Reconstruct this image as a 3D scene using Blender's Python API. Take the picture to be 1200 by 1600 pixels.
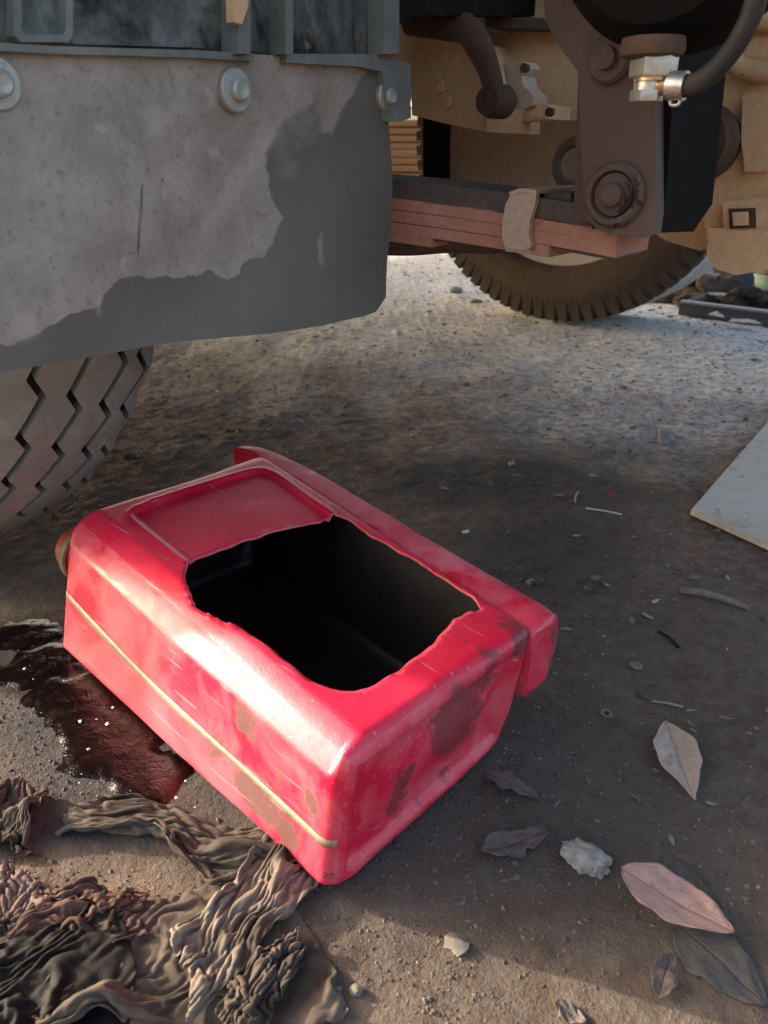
import bpy, bmesh, math, random
import numpy as np
from mathutils import Vector, Matrix, noise as mnoise

for o in list(bpy.data.objects):
    bpy.data.objects.remove(o, do_unlink=True)
S = bpy.context.scene
COL = S.collection
R = math.radians
random.seed(7)
rng = np.random.default_rng(11)

# ------------------------------------------------------------------ camera, sky, sun, exposure
CAM_H, PITCH = 0.45, R(25)
FPX = 1200.0                                   # focal length in pixels of the 1200x1600 photograph
cam = bpy.data.cameras.new('camera')
cam.sensor_fit = 'VERTICAL'
cam.sensor_height = 24.0
cam.lens = 24.0 * FPX / 1600.0
cam.clip_start = 0.02
cam.clip_end = 400
cam.dof.use_dof = True
cam.dof.focus_distance = 0.66
cam.dof.aperture_fstop = 8.0
camo = bpy.data.objects.new('camera', cam)
camo.location = (0, 0, CAM_H)
camo.rotation_euler = (R(90) - PITCH, 0, 0)
COL.objects.link(camo)
S.camera = camo

SUN_AZ = Vector((-0.935, 0.355))               # horizontal direction towards the sun
SUN_EL = R(19)
world = bpy.data.worlds.new('World')
S.world = world
world.use_nodes = True
wn = world.node_tree
sky = wn.nodes.new('ShaderNodeTexSky')
sky.sky_type = 'NISHITA'
sky.sun_disc = False
sky.sun_elevation = SUN_EL
sky.sun_rotation = math.atan2(SUN_AZ.x, SUN_AZ.y)
sky.dust_density = 6.0
sky.air_density = 0.7
sky.ozone_density = 0.3
haze = wn.nodes.new('ShaderNodeMix')                # dusty air: the whole sky a little less blue
haze.data_type = 'RGBA'; haze.blend_type = 'MULTIPLY'; haze.inputs[0].default_value = 1.0
haze.inputs[7].default_value = (1.0, 0.965, 0.90, 1)
wn.links.new(sky.outputs['Color'], haze.inputs[6])
wn.links.new(haze.outputs[2], wn.nodes['Background'].inputs['Color'])
wn.nodes['Background'].inputs['Strength'].default_value = 0.15
sl = bpy.data.lights.new('sun', 'SUN')
sl.energy = 2.0
sl.angle = R(0.55)
sl.color = (1.0, 0.90, 0.76)
so = bpy.data.objects.new('sun', sl)
sdir = Vector((SUN_AZ.x * math.cos(SUN_EL), SUN_AZ.y * math.cos(SUN_EL), math.sin(SUN_EL)))
so.rotation_euler = sdir.to_track_quat('Z', 'Y').to_euler()
so.location = (-3, 1, 3)
COL.objects.link(so)
S.view_settings.view_transform = 'Standard'
S.view_settings.look = 'None'
S.view_settings.gamma = 1
S.view_settings.use_curve_mapping = False
S.view_settings.exposure = 2.3
S.cycles.max_bounces = 6
S.cycles.diffuse_bounces = 4

# ------------------------------------------------------------------ measuring frame
# The truck's own axes: x = towards its rear, y = along its axle towards the far side.
YAW = R(38)
TR = np.array([math.cos(YAW), -math.sin(YAW), 0.0])
AX = np.array([math.sin(YAW), math.cos(YAW), 0.0])
_c, _s = math.cos(PITCH), math.sin(PITCH)
def ray(x, y):
    u, v = x - 600, 800 - y
    return np.array([u, FPX * _c + v * _s, -FPX * _s + v * _c])
def on_ground(x, y, z=0.0):                    # a spot on the ground, world metres
    d = ray(x, y); k = (z - CAM_H) / d[2]
    return np.array([k * d[0], k * d[1], z])
def on_truck(x, y, t=None, a=None):            # a point of the truck in the truck's axes
    d = ray(x, y)
    k = t / (d @ TR) if t is not None else a / (d @ AX)
    p = np.array([0, 0, CAM_H]) + k * d
    return np.array([p @ TR, p @ AX, p[2]])

# ------------------------------------------------------------------ numpy noise
def _hash(ix, iy, seed):
    h = (ix.astype(np.int64) * 374761393 + iy.astype(np.int64) * 668265263 + seed * 974634777) & 0xffffffff
    h = ((h ^ (h >> 13)) * 1274126177) & 0xffffffff
    return ((h ^ (h >> 16)) & 0xffff) / 65535.0
def vnoise(x, y, seed=0):
    ix, iy = np.floor(x), np.floor(y)
    fx, fy = x - ix, y - iy
    fx = fx * fx * (3 - 2 * fx); fy = fy * fy * (3 - 2 * fy)
    a = _hash(ix, iy, seed); b = _hash(ix + 1, iy, seed)
    c = _hash(ix, iy + 1, seed); d = _hash(ix + 1, iy + 1, seed)
    return (a * (1 - fx) + b * fx) * (1 - fy) + (c * (1 - fx) + d * fx) * fy
def fbm(x, y, seed=0, octs=4, gain=0.5):
    t, amp, n = 0, 1.0, 0
    for i in range(octs):
        t = t + amp * vnoise(x * 2 ** i + 17.3 * i, y * 2 ** i - 9.1 * i, seed + i)
        n += amp; amp *= gain
    return t / n
def smooth(e0, e1, x):
    t = np.clip((x - e0) / (e1 - e0), 0, 1)
    return t * t * (3 - 2 * t)
def inside(poly, x, y):
    r = np.zeros(np.shape(x), bool); n = len(poly)
    for i in range(n):
        x0, y0 = poly[i]; x1, y1 = poly[(i + 1) % n]
        if y0 == y1: continue
        c = ((y0 > y) != (y1 > y)) & (x < (x1 - x0) * (y - y0) / (y1 - y0) + x0)
        r ^= c
    return r

# ------------------------------------------------------------------ materials
class NT:
    def __init__(self, name):
        self.m = bpy.data.materials.new(name); self.m.use_nodes = True
        self.t = self.m.node_tree; self.b = self.t.nodes['Principled BSDF']
        self.tc = self.t.nodes.new('ShaderNodeTexCoord')
    def n(self, typ, **kw):
        q = self.t.nodes.new(typ)
        for k, v in kw.items():
            if k in q.inputs: q.inputs[k].default_value = v
            else: setattr(q, k, v)
        return q
    def l(self, a, b): self.t.links.new(a, b)
    def noise(self, scale, detail=5, rough=0.6, stretch=None, dist=0.0):
        q = self.n('ShaderNodeTexNoise', Scale=scale, Detail=detail, Roughness=rough, Distortion=dist)
        if stretch:
            mp = self.n('ShaderNodeMapping'); mp.inputs['Scale'].default_value = stretch
            self.l(self.tc.outputs['Object'], mp.inputs['Vector']); self.l(mp.outputs[0], q.inputs['Vector'])
        else: self.l(self.tc.outputs['Object'], q.inputs['Vector'])
        return q.outputs['Fac']
    def ramp(self, fac, lo, hi):
        q = self.n('ShaderNodeMapRange', clamp=True)
        q.inputs['From Min'].default_value = lo; q.inputs['From Max'].default_value = hi
        self.l(fac, q.inputs['Value']); return q.outputs[0]
    def mix(self, fac, a, b):
        q = self.n('ShaderNodeMix', data_type='RGBA')
        if isinstance(fac, (int, float)): q.inputs[0].default_value = fac
        else: self.l(fac, q.inputs[0])
        for s, v in ((6, a), (7, b)):
            if isinstance(v, tuple): q.inputs[s].default_value = (*v, 1)
            else: self.l(v, q.inputs[s])
        return q.outputs[2]
    def math(self, op, a, b=None, clamp=False):
        q = self.n('ShaderNodeMath', operation=op, use_clamp=clamp)
        for i, v in enumerate((a, b)):
            if v is None: continue
            if isinstance(v, (int, float)): q.inputs[i].default_value = v
            else: self.l(v, q.inputs[i])
        return q.outputs[0]
    def attr(self, name):
        q = self.n('ShaderNodeAttribute', attribute_name=name); return q.outputs['Fac']
    def bump(self, h, dist=0.002, strength=0.6):
        q = self.n('ShaderNodeBump', Strength=strength, Distance=dist)
        self.l(h, q.inputs['Height']); self.l(q.outputs[0], self.b.inputs['Normal'])
    def set(self, sock, v):
        if isinstance(v, tuple): self.b.inputs[sock].default_value = (*v, 1)
        elif isinstance(v, (int, float)): self.b.inputs[sock].default_value = v
        else: self.l(v, self.b.inputs[sock])

def grimy(name, base, dust, amount=0.5, scale=22, rough=0.75, metal=0.0, bump=0.0012, fine=160, spots=None):
    """worn surface: base colour, a patchy second colour, fine speckle, uneven gloss"""
    k = NT(name)
    big = k.noise(scale, 6, 0.65, dist=0.4)
    c = k.mix(k.ramp(big, 0.62 - 0.3 * amount, 0.78 - 0.3 * amount + 0.12), base, dust)
    sp = k.noise(fine, 3, 0.7)
    c2 = k.mix(k.ramp(sp, 0.35, 0.75), c, k.mix(0.35, c, tuple(x * 0.45 for x in base)))
    if spots:
        c2 = k.mix(k.ramp(k.noise(scale * 2.7, 4, 0.7), 0.63, 0.68), c2, spots)
    k.set('Base Color', c2)
    k.set('Roughness', k.math('ADD', k.math('MULTIPLY', big, 0.3), rough - 0.15, True))
    k.set('Metallic', metal)
    if metal == 0 and rough > 0.55: k.set('Specular IOR Level', 0.08 if rough > 0.85 else 0.2)
    k.bump(k.math('ADD', k.math('MULTIPLY', sp, 0.4), big), bump)
    return k.m

M = {}
M['tan'] = grimy('tan_dusty_paint', (0.66, 0.43, 0.235), (0.73, 0.52, 0.31), 0.6, 9, 0.8, spots=(0.30, 0.18, 0.10))
M['tan_dark'] = grimy('rusty_dusty_steel', (0.085, 0.05, 0.033), (0.16, 0.095, 0.06), 0.4, 14, 0.85)
M['bracket'] = grimy('brown_black_bracket_paint', (0.11, 0.072, 0.057), (0.165, 0.115, 0.09), 0.45, 12, 0.7, spots=(0.03, 0.02, 0.018))
M['black'] = grimy('black_chassis_paint', (0.009, 0.008, 0.007), (0.035, 0.027, 0.022), 0.25, 14, 0.9)
M['black_peel'] = grimy('peeling_black_paint', (0.016, 0.021, 0.021), (0.20, 0.215, 0.185), 0.8, 22, 0.62, bump=0.002, spots=(0.22, 0.12, 0.07))
M['grey_metal'] = grimy('grey_green_primer', (0.16, 0.175, 0.155), (0.25, 0.255, 0.225), 0.5, 20, 0.7)
M['leaf_steel'] = grimy('rusty_spring_steel', (0.46, 0.22, 0.15), (0.58, 0.33, 0.235), 0.5, 18, 0.75, bump=0.0003, spots=(0.30, 0.14, 0.095))
M['leaf_dark'] = grimy('dark_spring_steel', (0.11, 0.078, 0.06), (0.17, 0.11, 0.085), 0.4, 18, 0.75, bump=0.0004)
M['clip'] = grimy('dusty_clip_steel', (0.50, 0.37, 0.27), (0.58, 0.44, 0.33), 0.5, 22, 0.8)
M['web'] = grimy('dusty_grey_web', (0.42, 0.35, 0.265), (0.20, 0.15, 0.115), 0.55, 7, 0.85)
M['drum'] = grimy('pale_dusty_drum', (0.45, 0.41, 0.35), (0.55, 0.51, 0.44), 0.5, 12, 0.8)
M['nut'] = grimy('zinc_plated_fitting', (0.55, 0.54, 0.47), (0.35, 0.31, 0.25), 0.35, 60, 0.35, metal=0.8)
M['brass'] = grimy('brass_fitting', (0.55, 0.36, 0.16), (0.3, 0.2, 0.1), 0.35, 60, 0.35, metal=0.8)
M['bolt'] = grimy('zinc_bolt', (0.42, 0.43, 0.38), (0.3, 0.28, 0.23), 0.45, 70, 0.5, metal=0.35)
M['hose'] = grimy('black_hose_rubber', (0.035, 0.03, 0.026), (0.10, 0.08, 0.06), 0.4, 40, 0.6)
M['tyre'] = grimy('dusty_tyre_rubber', (0.195, 0.22, 0.195), (0.27, 0.30, 0.265), 0.6, 16, 0.9, bump=0.0016)
M['tyre_deep'] = grimy('tyre_groove_rubber', (0.030, 0.027, 0.024), (0.055, 0.048, 0.04), 0.4, 25, 0.95)
M['tyre_side'] = grimy('brown_dusty_sidewall', (0.085, 0.060, 0.043), (0.12, 0.086, 0.062), 0.5, 9, 0.9)
M['tyre_lug'] = grimy('brown_shoulder_lug', (0.055, 0.045, 0.037), (0.10, 0.08, 0.062), 0.5, 20, 0.9)
M['tyre_pale'] = grimy('pale_dusty_tread', (0.50, 0.46, 0.41), (0.58, 0.54, 0.48), 0.5, 20, 0.9)
M['bed'] = grimy('truck_bed_paint', (0.07, 0.055, 0.045), (0.12, 0.09, 0.07), 0.4, 4, 0.8)
M['timber'] = grimy('weathered_timber', (0.33, 0.165, 0.07), (0.42, 0.23, 0.11), 0.5, 5, 0.85)
M['plastic_film'] = grimy('crumpled_white_film', (0.6, 0.58, 0.54), (0.4, 0.38, 0.35), 0.4, 9, 0.45)
M['stone'] = grimy('small_stone', (0.17, 0.145, 0.12), (0.26, 0.235, 0.20), 0.5, 60, 0.9)
M['twig'] = grimy('dry_twig', (0.27, 0.225, 0.17), (0.34, 0.30, 0.24), 0.5, 90, 0.85)
M['white_chip'] = grimy('white_chip', (0.62, 0.6, 0.55), (0.45, 0.43, 0.4), 0.3, 90, 0.7)
M['red_chip'] = grimy('red_chip', (0.42, 0.03, 0.04), (0.3, 0.03, 0.03), 0.3, 90, 0.6)
M['washer'] = grimy('dull_washer', (0.16, 0.15, 0.13), (0.22, 0.2, 0.17), 0.4, 90, 0.6, metal=0.4)
M['paper'] = grimy('soiled_paper', (0.31, 0.30, 0.27), (0.07, 0.066, 0.06), 0.6, 60, 0.9)
M['tray'] = grimy('grey_tray_metal', (0.10, 0.105, 0.11), (0.15, 0.15, 0.15), 0.5, 8, 0.7)
M['tray_rim'] = grimy('worn_tray_rim', (0.36, 0.36, 0.35), (0.25, 0.25, 0.25), 0.5, 30, 0.6)
M['bucket'] = grimy('pale_green_bucket_plastic', (0.25, 0.38, 0.31), (0.45, 0.5, 0.46), 0.45, 7, 0.5)
M['bucket_lid'] = grimy('blue_lid_plastic', (0.02, 0.03, 0.36), (0.03, 0.05, 0.28), 0.4, 8, 0.4)
M['contents'] = grimy('brown_bucket_band', (0.10, 0.085, 0.045), (0.16, 0.13, 0.08), 0.4, 20, 0.7)
M['blue_drum'] = grimy('blue_grey_drum_plastic', (0.10, 0.14, 0.20), (0.16, 0.18, 0.22), 0.4, 8, 0.6)
M['board_grey'] = grimy('grey_board', (0.22, 0.215, 0.20), (0.30, 0.29, 0.27), 0.5, 5, 0.85)
M['scrap'] = grimy('pinkish_scrap_paper', (0.50, 0.42, 0.39), (0.38, 0.32, 0.29), 0.4, 16, 0.9)
M['rag_grey'] = grimy('grimy_grey_cloth', (0.085, 0.069, 0.056), (0.155, 0.13, 0.105), 0.55, 30, 0.95, fine=700)
M['rag_tan'] = grimy('grimy_tan_cloth', (0.20, 0.165, 0.13), (0.085, 0.068, 0.055), 0.75, 26, 0.95, fine=700)
M['rag_tan2'] = grimy('grimy_grey_tan_cloth', (0.075, 0.06, 0.048), (0.19, 0.16, 0.13), 0.5, 26, 0.95, fine=700)
M['rag_brown'] = grimy('grimy_brown_cloth', (0.095, 0.074, 0.058), (0.16, 0.13, 0.104), 0.5, 24, 0.95, fine=700)
M['rag_red'] = grimy('grimy_reddish_cloth', (0.10, 0.058, 0.046), (0.15, 0.092, 0.075), 0.5, 30, 0.95, fine=700)
M['rag_pink'] = grimy('grimy_pinkish_cloth', (0.18, 0.13, 0.112), (0.11, 0.08, 0.068), 0.5, 24, 0.95, fine=700)
M['rag_black'] = grimy('shade_black_cloth', (0.007, 0.006, 0.0055), (0.016, 0.013, 0.011), 0.4, 24, 0.8, fine=700)  # cloth blackened to paint the corner's shadow; the black twig shares it
M['cap'] = grimy('orange_red_cap', (0.48, 0.07, 0.03), (0.35, 0.10, 0.05), 0.4, 60, 0.5)
M['cap_ring'] = grimy('dirty_cap_ring', (0.20, 0.15, 0.08), (0.3, 0.24, 0.14), 0.4, 60, 0.6)

for nme in ('rag_grey', 'rag_tan', 'rag_tan2', 'rag_brown', 'rag_red', 'rag_pink'):       # oil soaked in here and there
    nt = M[nme].node_tree; b_ = nt.nodes['Principled BSDF']; src = b_.inputs['Base Color'].links[0].from_socket
    no = nt.nodes.new('ShaderNodeTexNoise'); no.inputs['Scale'].default_value = 19; no.inputs['Detail'].default_value = 6
    tc_ = nt.nodes.new('ShaderNodeTexCoord'); nt.links.new(tc_.outputs['Object'], no.inputs['Vector'])
    mr = nt.nodes.new('ShaderNodeMapRange'); mr.inputs['From Min'].default_value = 0.5; mr.inputs['From Max'].default_value = 0.62; mr.inputs['To Max'].default_value = 0.72
    nt.links.new(no.outputs['Fac'], mr.inputs['Value'])
    mx = nt.nodes.new('ShaderNodeMix'); mx.data_type = 'RGBA'; mx.inputs[7].default_value = (0.028, 0.022, 0.019, 1)
    nt.links.new(mr.outputs[0], mx.inputs[0]); nt.links.new(src, mx.inputs[6]); nt.links.new(mx.outputs[2], b_.inputs['Base Color'])

# wooden sheet
k = NT('weathered_plywood')
g = k.noise(9, 6, 0.6, (1, 14, 4)); st = k.noise(7, 4, 0.6)
c = k.mix(k.ramp(g, 0.3, 0.7), (0.43, 0.405, 0.35), (0.52, 0.495, 0.44))
c = k.mix(k.ramp(st, 0.6, 0.72), c, (0.27, 0.235, 0.19))
c = k.mix(k.math('MULTIPLY', k.ramp(k.noise(3.5, 7, 0.7), 0.48, 0.62), 0.6), c, (0.36, 0.30, 0.225))
c = k.mix(k.math('MULTIPLY', k.ramp(k.noise(45, 5, 0.75), 0.58, 0.66), 0.6), c, (0.16, 0.14, 0.115))
k.set('Specular IOR Level', 0.15); k.set('Base Color', c); k.set('Roughness', 0.9); k.bump(g, 0.0012); M['plywood'] = k.m

# dry leaves
def leaf_mat(name, col, dark, veins=1.0):
    k = NT(name)
    w = k.n('ShaderNodeAttribute', attribute_name='vein').outputs['Fac']
    n1 = k.noise(90, 7, 0.7)
    c = k.mix(k.ramp(n1, 0.35, 0.7), col, dark)
    c = k.mix(k.math('MULTIPLY', k.ramp(k.noise(210, 4, 0.7), 0.60, 0.66), 0.6), c, tuple(x * 0.35 for x in col))
    c = k.mix(k.math('MULTIPLY', w, 0.55 * veins), c, tuple(x * 0.5 for x in col))
    k.set('Base Color', c); k.set('Roughness', 0.9); k.set('Specular IOR Level', 0.2)
    k.bump(k.math('ADD', k.math('MULTIPLY', w, -1.0), n1), 0.0009); return k.m
M['leaf_tan'] = leaf_mat('dry_tan_leaf', (0.42, 0.34, 0.28), (0.33, 0.26, 0.21))
M['leaf_pink'] = leaf_mat('dry_pinkish_leaf', (0.36, 0.24, 0.21), (0.27, 0.17, 0.145))
M['leaf_dull'] = leaf_mat('trodden_grey_leaf', (0.085, 0.08, 0.072), (0.065, 0.06, 0.055))
M['leaf_dark'] = leaf_mat('trodden_dark_leaf', (0.09, 0.07, 0.062), (0.13, 0.105, 0.095))

# soil
k = NT('oily_dirt')
n1 = k.noise(7, 8, 0.65, dist=0.3); n2 = k.noise(55, 6, 0.7); n3 = k.noise(420, 3, 0.7)
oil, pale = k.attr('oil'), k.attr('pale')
c = k.mix(k.ramp(n1, 0.32, 0.68), (0.083, 0.057, 0.041), (0.138, 0.101, 0.075))
c = k.mix(k.ramp(n2, 0.42, 0.72), c, (0.20, 0.158, 0.122))
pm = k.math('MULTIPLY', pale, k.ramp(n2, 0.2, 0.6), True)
c = k.mix(pm, c, (0.66, 0.65, 0.61))  # near-white tone paints the brightness of the skylit far ground
om = k.ramp(k.math('ADD', oil, k.math('MULTIPLY', k.math('SUBTRACT', n2, 0.5), 0.7)), 0.25, 0.85)
c = k.mix(k.math('MULTIPLY', om, k.math('ADD', 0.72, k.math('MULTIPLY', k.ramp(oil, 0.95, 1.3), 0.25))), c, (0.043, 0.042, 0.040))
fleck = k.ramp(n3, 0.70, 0.76)
c = k.mix(k.math('MULTIPLY', fleck, 0.5), c, (0.34, 0.31, 0.27))
dk = k.ramp(k.noise(150, 5, 0.75), 0.60, 0.70)
c = k.mix(k.math('MULTIPLY', dk, 0.4), c, (0.05, 0.043, 0.038))
k.set('Base Color', c)
k.set('Roughness', k.math('SUBTRACT', 0.97, k.math('MULTIPLY', om, 0.2))); k.set('Specular IOR Level', 0.15)
k.bump(k.math('ADD', k.math('ADD', n2, k.math('MULTIPLY', k.noise(150, 5, 0.75), 0.6)), k.math('MULTIPLY', n3, 0.3)), 0.006, 0.65)
M['soil'] = k.m
k = NT('grit'); oi = k.n('ShaderNodeAttribute', attribute_name='shade').outputs['Fac']
k.set('Base Color', k.mix(oi, (0.05, 0.043, 0.036), (0.36, 0.32, 0.27))); k.set('Roughness', 0.9); M['grit'] = k.m

# wet oil
k = NT('dark_red_oil')
n1 = k.noise(60, 5, 0.7); n2 = k.noise(260, 3, 0.7)
k.set('Base Color', k.mix(k.ramp(n1, 0.4, 0.65), (0.004, 0.0025, 0.0025), (0.009, 0.003, 0.0032)))
k.set('Roughness', k.math('ADD', 0.06, k.math('MULTIPLY', k.ramp(n1, 0.45, 0.7), 0.25)))
k.bump(k.math('ADD', n1, k.math('MULTIPLY', n2, 0.5)), 0.0025, 0.4); M['oil'] = k.m
k = NT('glint_fleck'); k.set('Base Color', (0.7, 0.68, 0.66)); k.set('Roughness', 0.3); M['fleck'] = k.m  # pale colour for the painted glints on the oil

# mud flap rubber: attributes dust / pale / scratch are set on its vertices
k = NT('mud_flap_rubber')
dust = k.attr('dust'); pale = k.attr('pale'); scr = k.attr('scratch')
n1 = k.noise(26, 7, 0.7); n2 = k.noise(190, 4, 0.7); n0 = k.noise(7, 5, 0.6)
rub = k.mix(k.ramp(n0, 0.35, 0.7), (0.115, 0.11, 0.092), (0.155, 0.148, 0.125))
dcol = k.mix(k.ramp(n1, 0.35, 0.68), (0.27, 0.235, 0.19), (0.41, 0.365, 0.305))
dcol = k.mix(k.ramp(n2, 0.55, 0.75), dcol, (0.18, 0.155, 0.13))
dm = k.ramp(k.math('ADD', dust, k.math('MULTIPLY', k.math('SUBTRACT', n1, 0.5), 0.5)), 0.30, 0.60)
c = k.mix(k.math('MULTIPLY', dm, 0.92), rub, dcol)
c = k.mix(pale, c, (0.46, 0.40, 0.345))
c = k.mix(scr, c, (0.03, 0.028, 0.026))
k.set('Specular IOR Level', 0.3)
k.set('Base Color', c); k.set('Roughness', k.math('ADD', 0.6, k.math('MULTIPLY', dm, 0.35)))
mp = k.n('ShaderNodeMapping'); mp.inputs['Rotation'].default_value = (R(45), 0, 0)
k.l(k.tc.outputs['Object'], mp.inputs['Vector'])
wv = k.n('ShaderNodeTexWave', Scale=95.0, Distortion=0.6, bands_direction='Y'); k.l(mp.outputs[0], wv.inputs['Vector'])
wv2 = k.n('ShaderNodeTexWave', Scale=95.0, Distortion=0.6, bands_direction='Z'); k.l(mp.outputs[0], wv2.inputs['Vector'])
wf = k.math('MULTIPLY', k.math('ADD', wv.outputs['Fac'], wv2.outputs['Fac']), 0.12)
k.bump(k.math('ADD', k.math('ADD', n1, k.math('MULTIPLY', n2, 0.4)), wf), 0.0016, 0.55); M['flap'] = k.m

# red polythene of the can: attributes grime / scuff / dusty (dust plus painted sun wash) on its vertices
k = NT('red_polythene')
gr, sc, dust_sunwash = k.attr('grime'), k.attr('scuff'), k.attr('dusty')
n1 = k.noise(16, 6, 0.65, dist=0.5); n2 = k.noise(90, 6, 0.72); n3 = k.noise(620, 3, 0.6); n4 = k.noise(58, 10, 0.78, dist=0.25)
red = k.mix(k.ramp(n1, 0.35, 0.7), (0.58, 0.008, 0.040), (0.66, 0.020, 0.060))
red = k.mix(k.math('MULTIPLY', k.ramp(k.noise(34, 5, 0.7, (1, 1, 0.3)), 0.55, 0.68), 0.45), red, (0.40, 0.006, 0.026))
dm = k.math('MULTIPLY', dust_sunwash, k.ramp(n1, 0.40, 0.60), True)
red = k.mix(k.math('MULTIPLY', dm, 0.62), red, (0.64, 0.22, 0.235))
sm = k.ramp(k.math('ADD', sc, k.math('MULTIPLY', k.math('SUBTRACT', n4, 0.5), 2.2)), 0.52, 0.58)
red = k.mix(k.math('MULTIPLY', sm, 0.9), red, k.mix(k.ramp(n3, 0.4, 0.6), (0.060, 0.036, 0.028), (0.105, 0.066, 0.052)))
for stv, lo in (((2.2, 46, 46), 0.665), ((40, 5, 60), 0.69)):
    sn = k.noise(6.0, 3, 0.55, stv, dist=0.15)
    red = k.mix(k.math('MULTIPLY', k.ramp(sn, lo, lo + 0.03), 0.55), red, (0.60, 0.26, 0.25))
red = k.mix(k.math('MULTIPLY', k.ramp(k.noise(130, 8, 0.8), 0.63, 0.68), 0.5), red, (0.20, 0.03, 0.035))
gm = k.ramp(k.math('ADD', gr, k.math('MULTIPLY', k.math('SUBTRACT', n4, 0.5), 2.4)), 0.36, 0.56)
red = k.mix(k.math('MULTIPLY', gm, 0.72), red, (0.10, 0.035, 0.034))
k.set('Base Color', red)
k.set('Roughness', k.math('ADD', k.math('ADD', 0.27, k.math('MULTIPLY', n2, 0.16)), k.math('ADD', k.math('MULTIPLY', dm, 0.3), k.math('MULTIPLY', sm, 0.3)), True))
k.set('Subsurface Weight', 0.0)
k.bump(k.math('ADD', k.math('MULTIPLY', n3, 0.35), k.math('MULTIPLY', n2, 0.8)), 0.0007, 0.45); M['red'] = k.m
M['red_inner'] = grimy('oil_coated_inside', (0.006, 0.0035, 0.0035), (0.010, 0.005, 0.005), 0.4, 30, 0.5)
M['red_edge'] = grimy('cut_plastic_edge', (0.66, 0.16, 0.17), (0.5, 0.08, 0.09), 0.4, 120, 0.6)
M['stripe'] = grimy('clear_level_strip', (0.33, 0.265, 0.175), (0.25, 0.19, 0.12), 0.4, 60, 0.5)

# ------------------------------------------------------------------ object helpers
def link(name, me, parent=None):
    o = bpy.data.objects.new(name, me); COL.objects.link(o)
    if parent: o.parent = parent
    return o
def tag(o, label, cat, group=None):
    o['label'] = label; o['category'] = cat
    if group: o['group'] = group
    return o
def empty(name, loc=(0, 0, 0), rz=0.0):
    o = link(name, None); o.location = loc; o.rotation_euler = (0, 0, rz); o.empty_display_size = 0.05
    return o
def mesh_obj(name, V, F, mats, parent=None, smooth_=True, attrs=None, midx=None, sharp=None):
    me = bpy.data.meshes.new(name); me.from_pydata([tuple(map(float, v)) for v in V], [], F)
    for m in (mats if isinstance(mats, (list, tuple)) else [mats]): me.materials.append(m)
    me.polygons.foreach_set('use_smooth', [smooth_] * len(me.polygons))
    if midx is not None: me.polygons.foreach_set('material_index', midx)
    for nme, arr in (attrs or {}).items():
        a = me.attributes.new(nme, 'FLOAT', 'POINT'); a.data.foreach_set('value', np.asarray(arr, np.float32).ravel())
    me.update()
    if sharp: me.set_sharp_from_angle(angle=R(sharp))
    return link(name, me, parent)
def bm_obj(name, bm, mat, parent=None, bevel=0.0, seg=2, sharp=35):
    if bevel:
        bmesh.ops.bevel(bm, geom=[e for e in bm.edges if len(e.link_faces) == 2 and e.calc_face_angle(0) > R(28)],
                        offset=bevel, segments=seg, profile=0.6, affect='EDGES', clamp_overlap=True)
    bmesh.ops.recalc_face_normals(bm, faces=bm.faces)
    me = bpy.data.meshes.new(name); bm.to_mesh(me); bm.free()
    for m in (mat if isinstance(mat, (list, tuple)) else [mat]): me.materials.append(m)
    me.polygons.foreach_set('use_smooth', [True] * len(me.polygons)); me.set_sharp_from_angle(angle=R(sharp))
    return link(name, me, parent)
def prism(name, pts, off, mat, parent=None, bevel=0.003, seg=2):
    """solid with the outline pts (3-D, planar), swept by the vector off"""
    bm = bmesh.new()
    a = [bm.verts.new(p) for p in pts]; b = [bm.verts.new(np.asarray(p) + np.asarray(off)) for p in pts]
    bm.faces.new(a); bm.faces.new(b[::-1]); n = len(pts)
    for i in range(n): bm.faces.new((a[i], b[i], b[(i + 1) % n], a[(i + 1) % n]))
    return bm_obj(name, bm, mat, parent, bevel, seg)
def box(name, c, s, mat, parent=None, bevel=0.003, rot=None):
    bm = bmesh.new(); bmesh.ops.create_cube(bm, size=1)
    for v in bm.verts: v.co = Vector((v.co.x * s[0], v.co.y * s[1], v.co.z * s[2]))
    o = bm_obj(name, bm, mat, parent, bevel)
    o.location = c
    if rot: o.rotation_euler = rot
    return o
def tube(name, pts, r, mat, parent=None, n=12, sub=6):
    """round bar along a smooth curve through pts; r a number or a list"""
    P = np.array(pts, float); m = len(P); out = []; rr = []
    r = np.full(m, r) if np.isscalar(r) else np.array(r, float)
    for i in range(m - 1):
        p0, p1, p2, p3 = P[max(i - 1, 0)], P[i], P[i + 1], P[min(i + 2, m - 1)]
        for s in np.linspace(0, 1, sub, endpoint=False):
            out.append(0.5 * (2 * p1 + (p2 - p0) * s + (2 * p0 - 5 * p1 + 4 * p2 - p3) * s * s + (3 * p1 - p0 - 3 * p2 + p3) * s ** 3))
            rr.append(r[i] * (1 - s) + r[i + 1] * s)
    out.append(P[-1]); rr.append(r[-1]); out = np.array(out)
    tg = np.gradient(out, axis=0); tg /= np.linalg.norm(tg, axis=1)[:, None] + 1e-12
    up = np.array([0, 0, 1.0]) if abs(tg[0][2]) < 0.9 else np.array([1.0, 0, 0])
    V, F = [], []
    u = np.cross(tg[0], up)
    for i in range(len(out)):
        u = u - tg[i] * (u @ tg[i]); u /= np.linalg.norm(u); w = np.cross(tg[i], u)
        for j in range(n):
            th = 2 * math.pi * j / n; V.append(out[i] + rr[i] * (math.cos(th) * u + math.sin(th) * w))
    for i in range(len(out) - 1):
        for j in range(n):
            F.append((i * n + j, i * n + (j + 1) % n, (i + 1) * n + (j + 1) % n, (i + 1) * n + j))
    F.append(tuple(range(n - 1, -1, -1))); F.append(tuple(range((len(out) - 1) * n, len(out) * n)))
    return mesh_obj(name, V, F, mat, parent, sharp=50)
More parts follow.
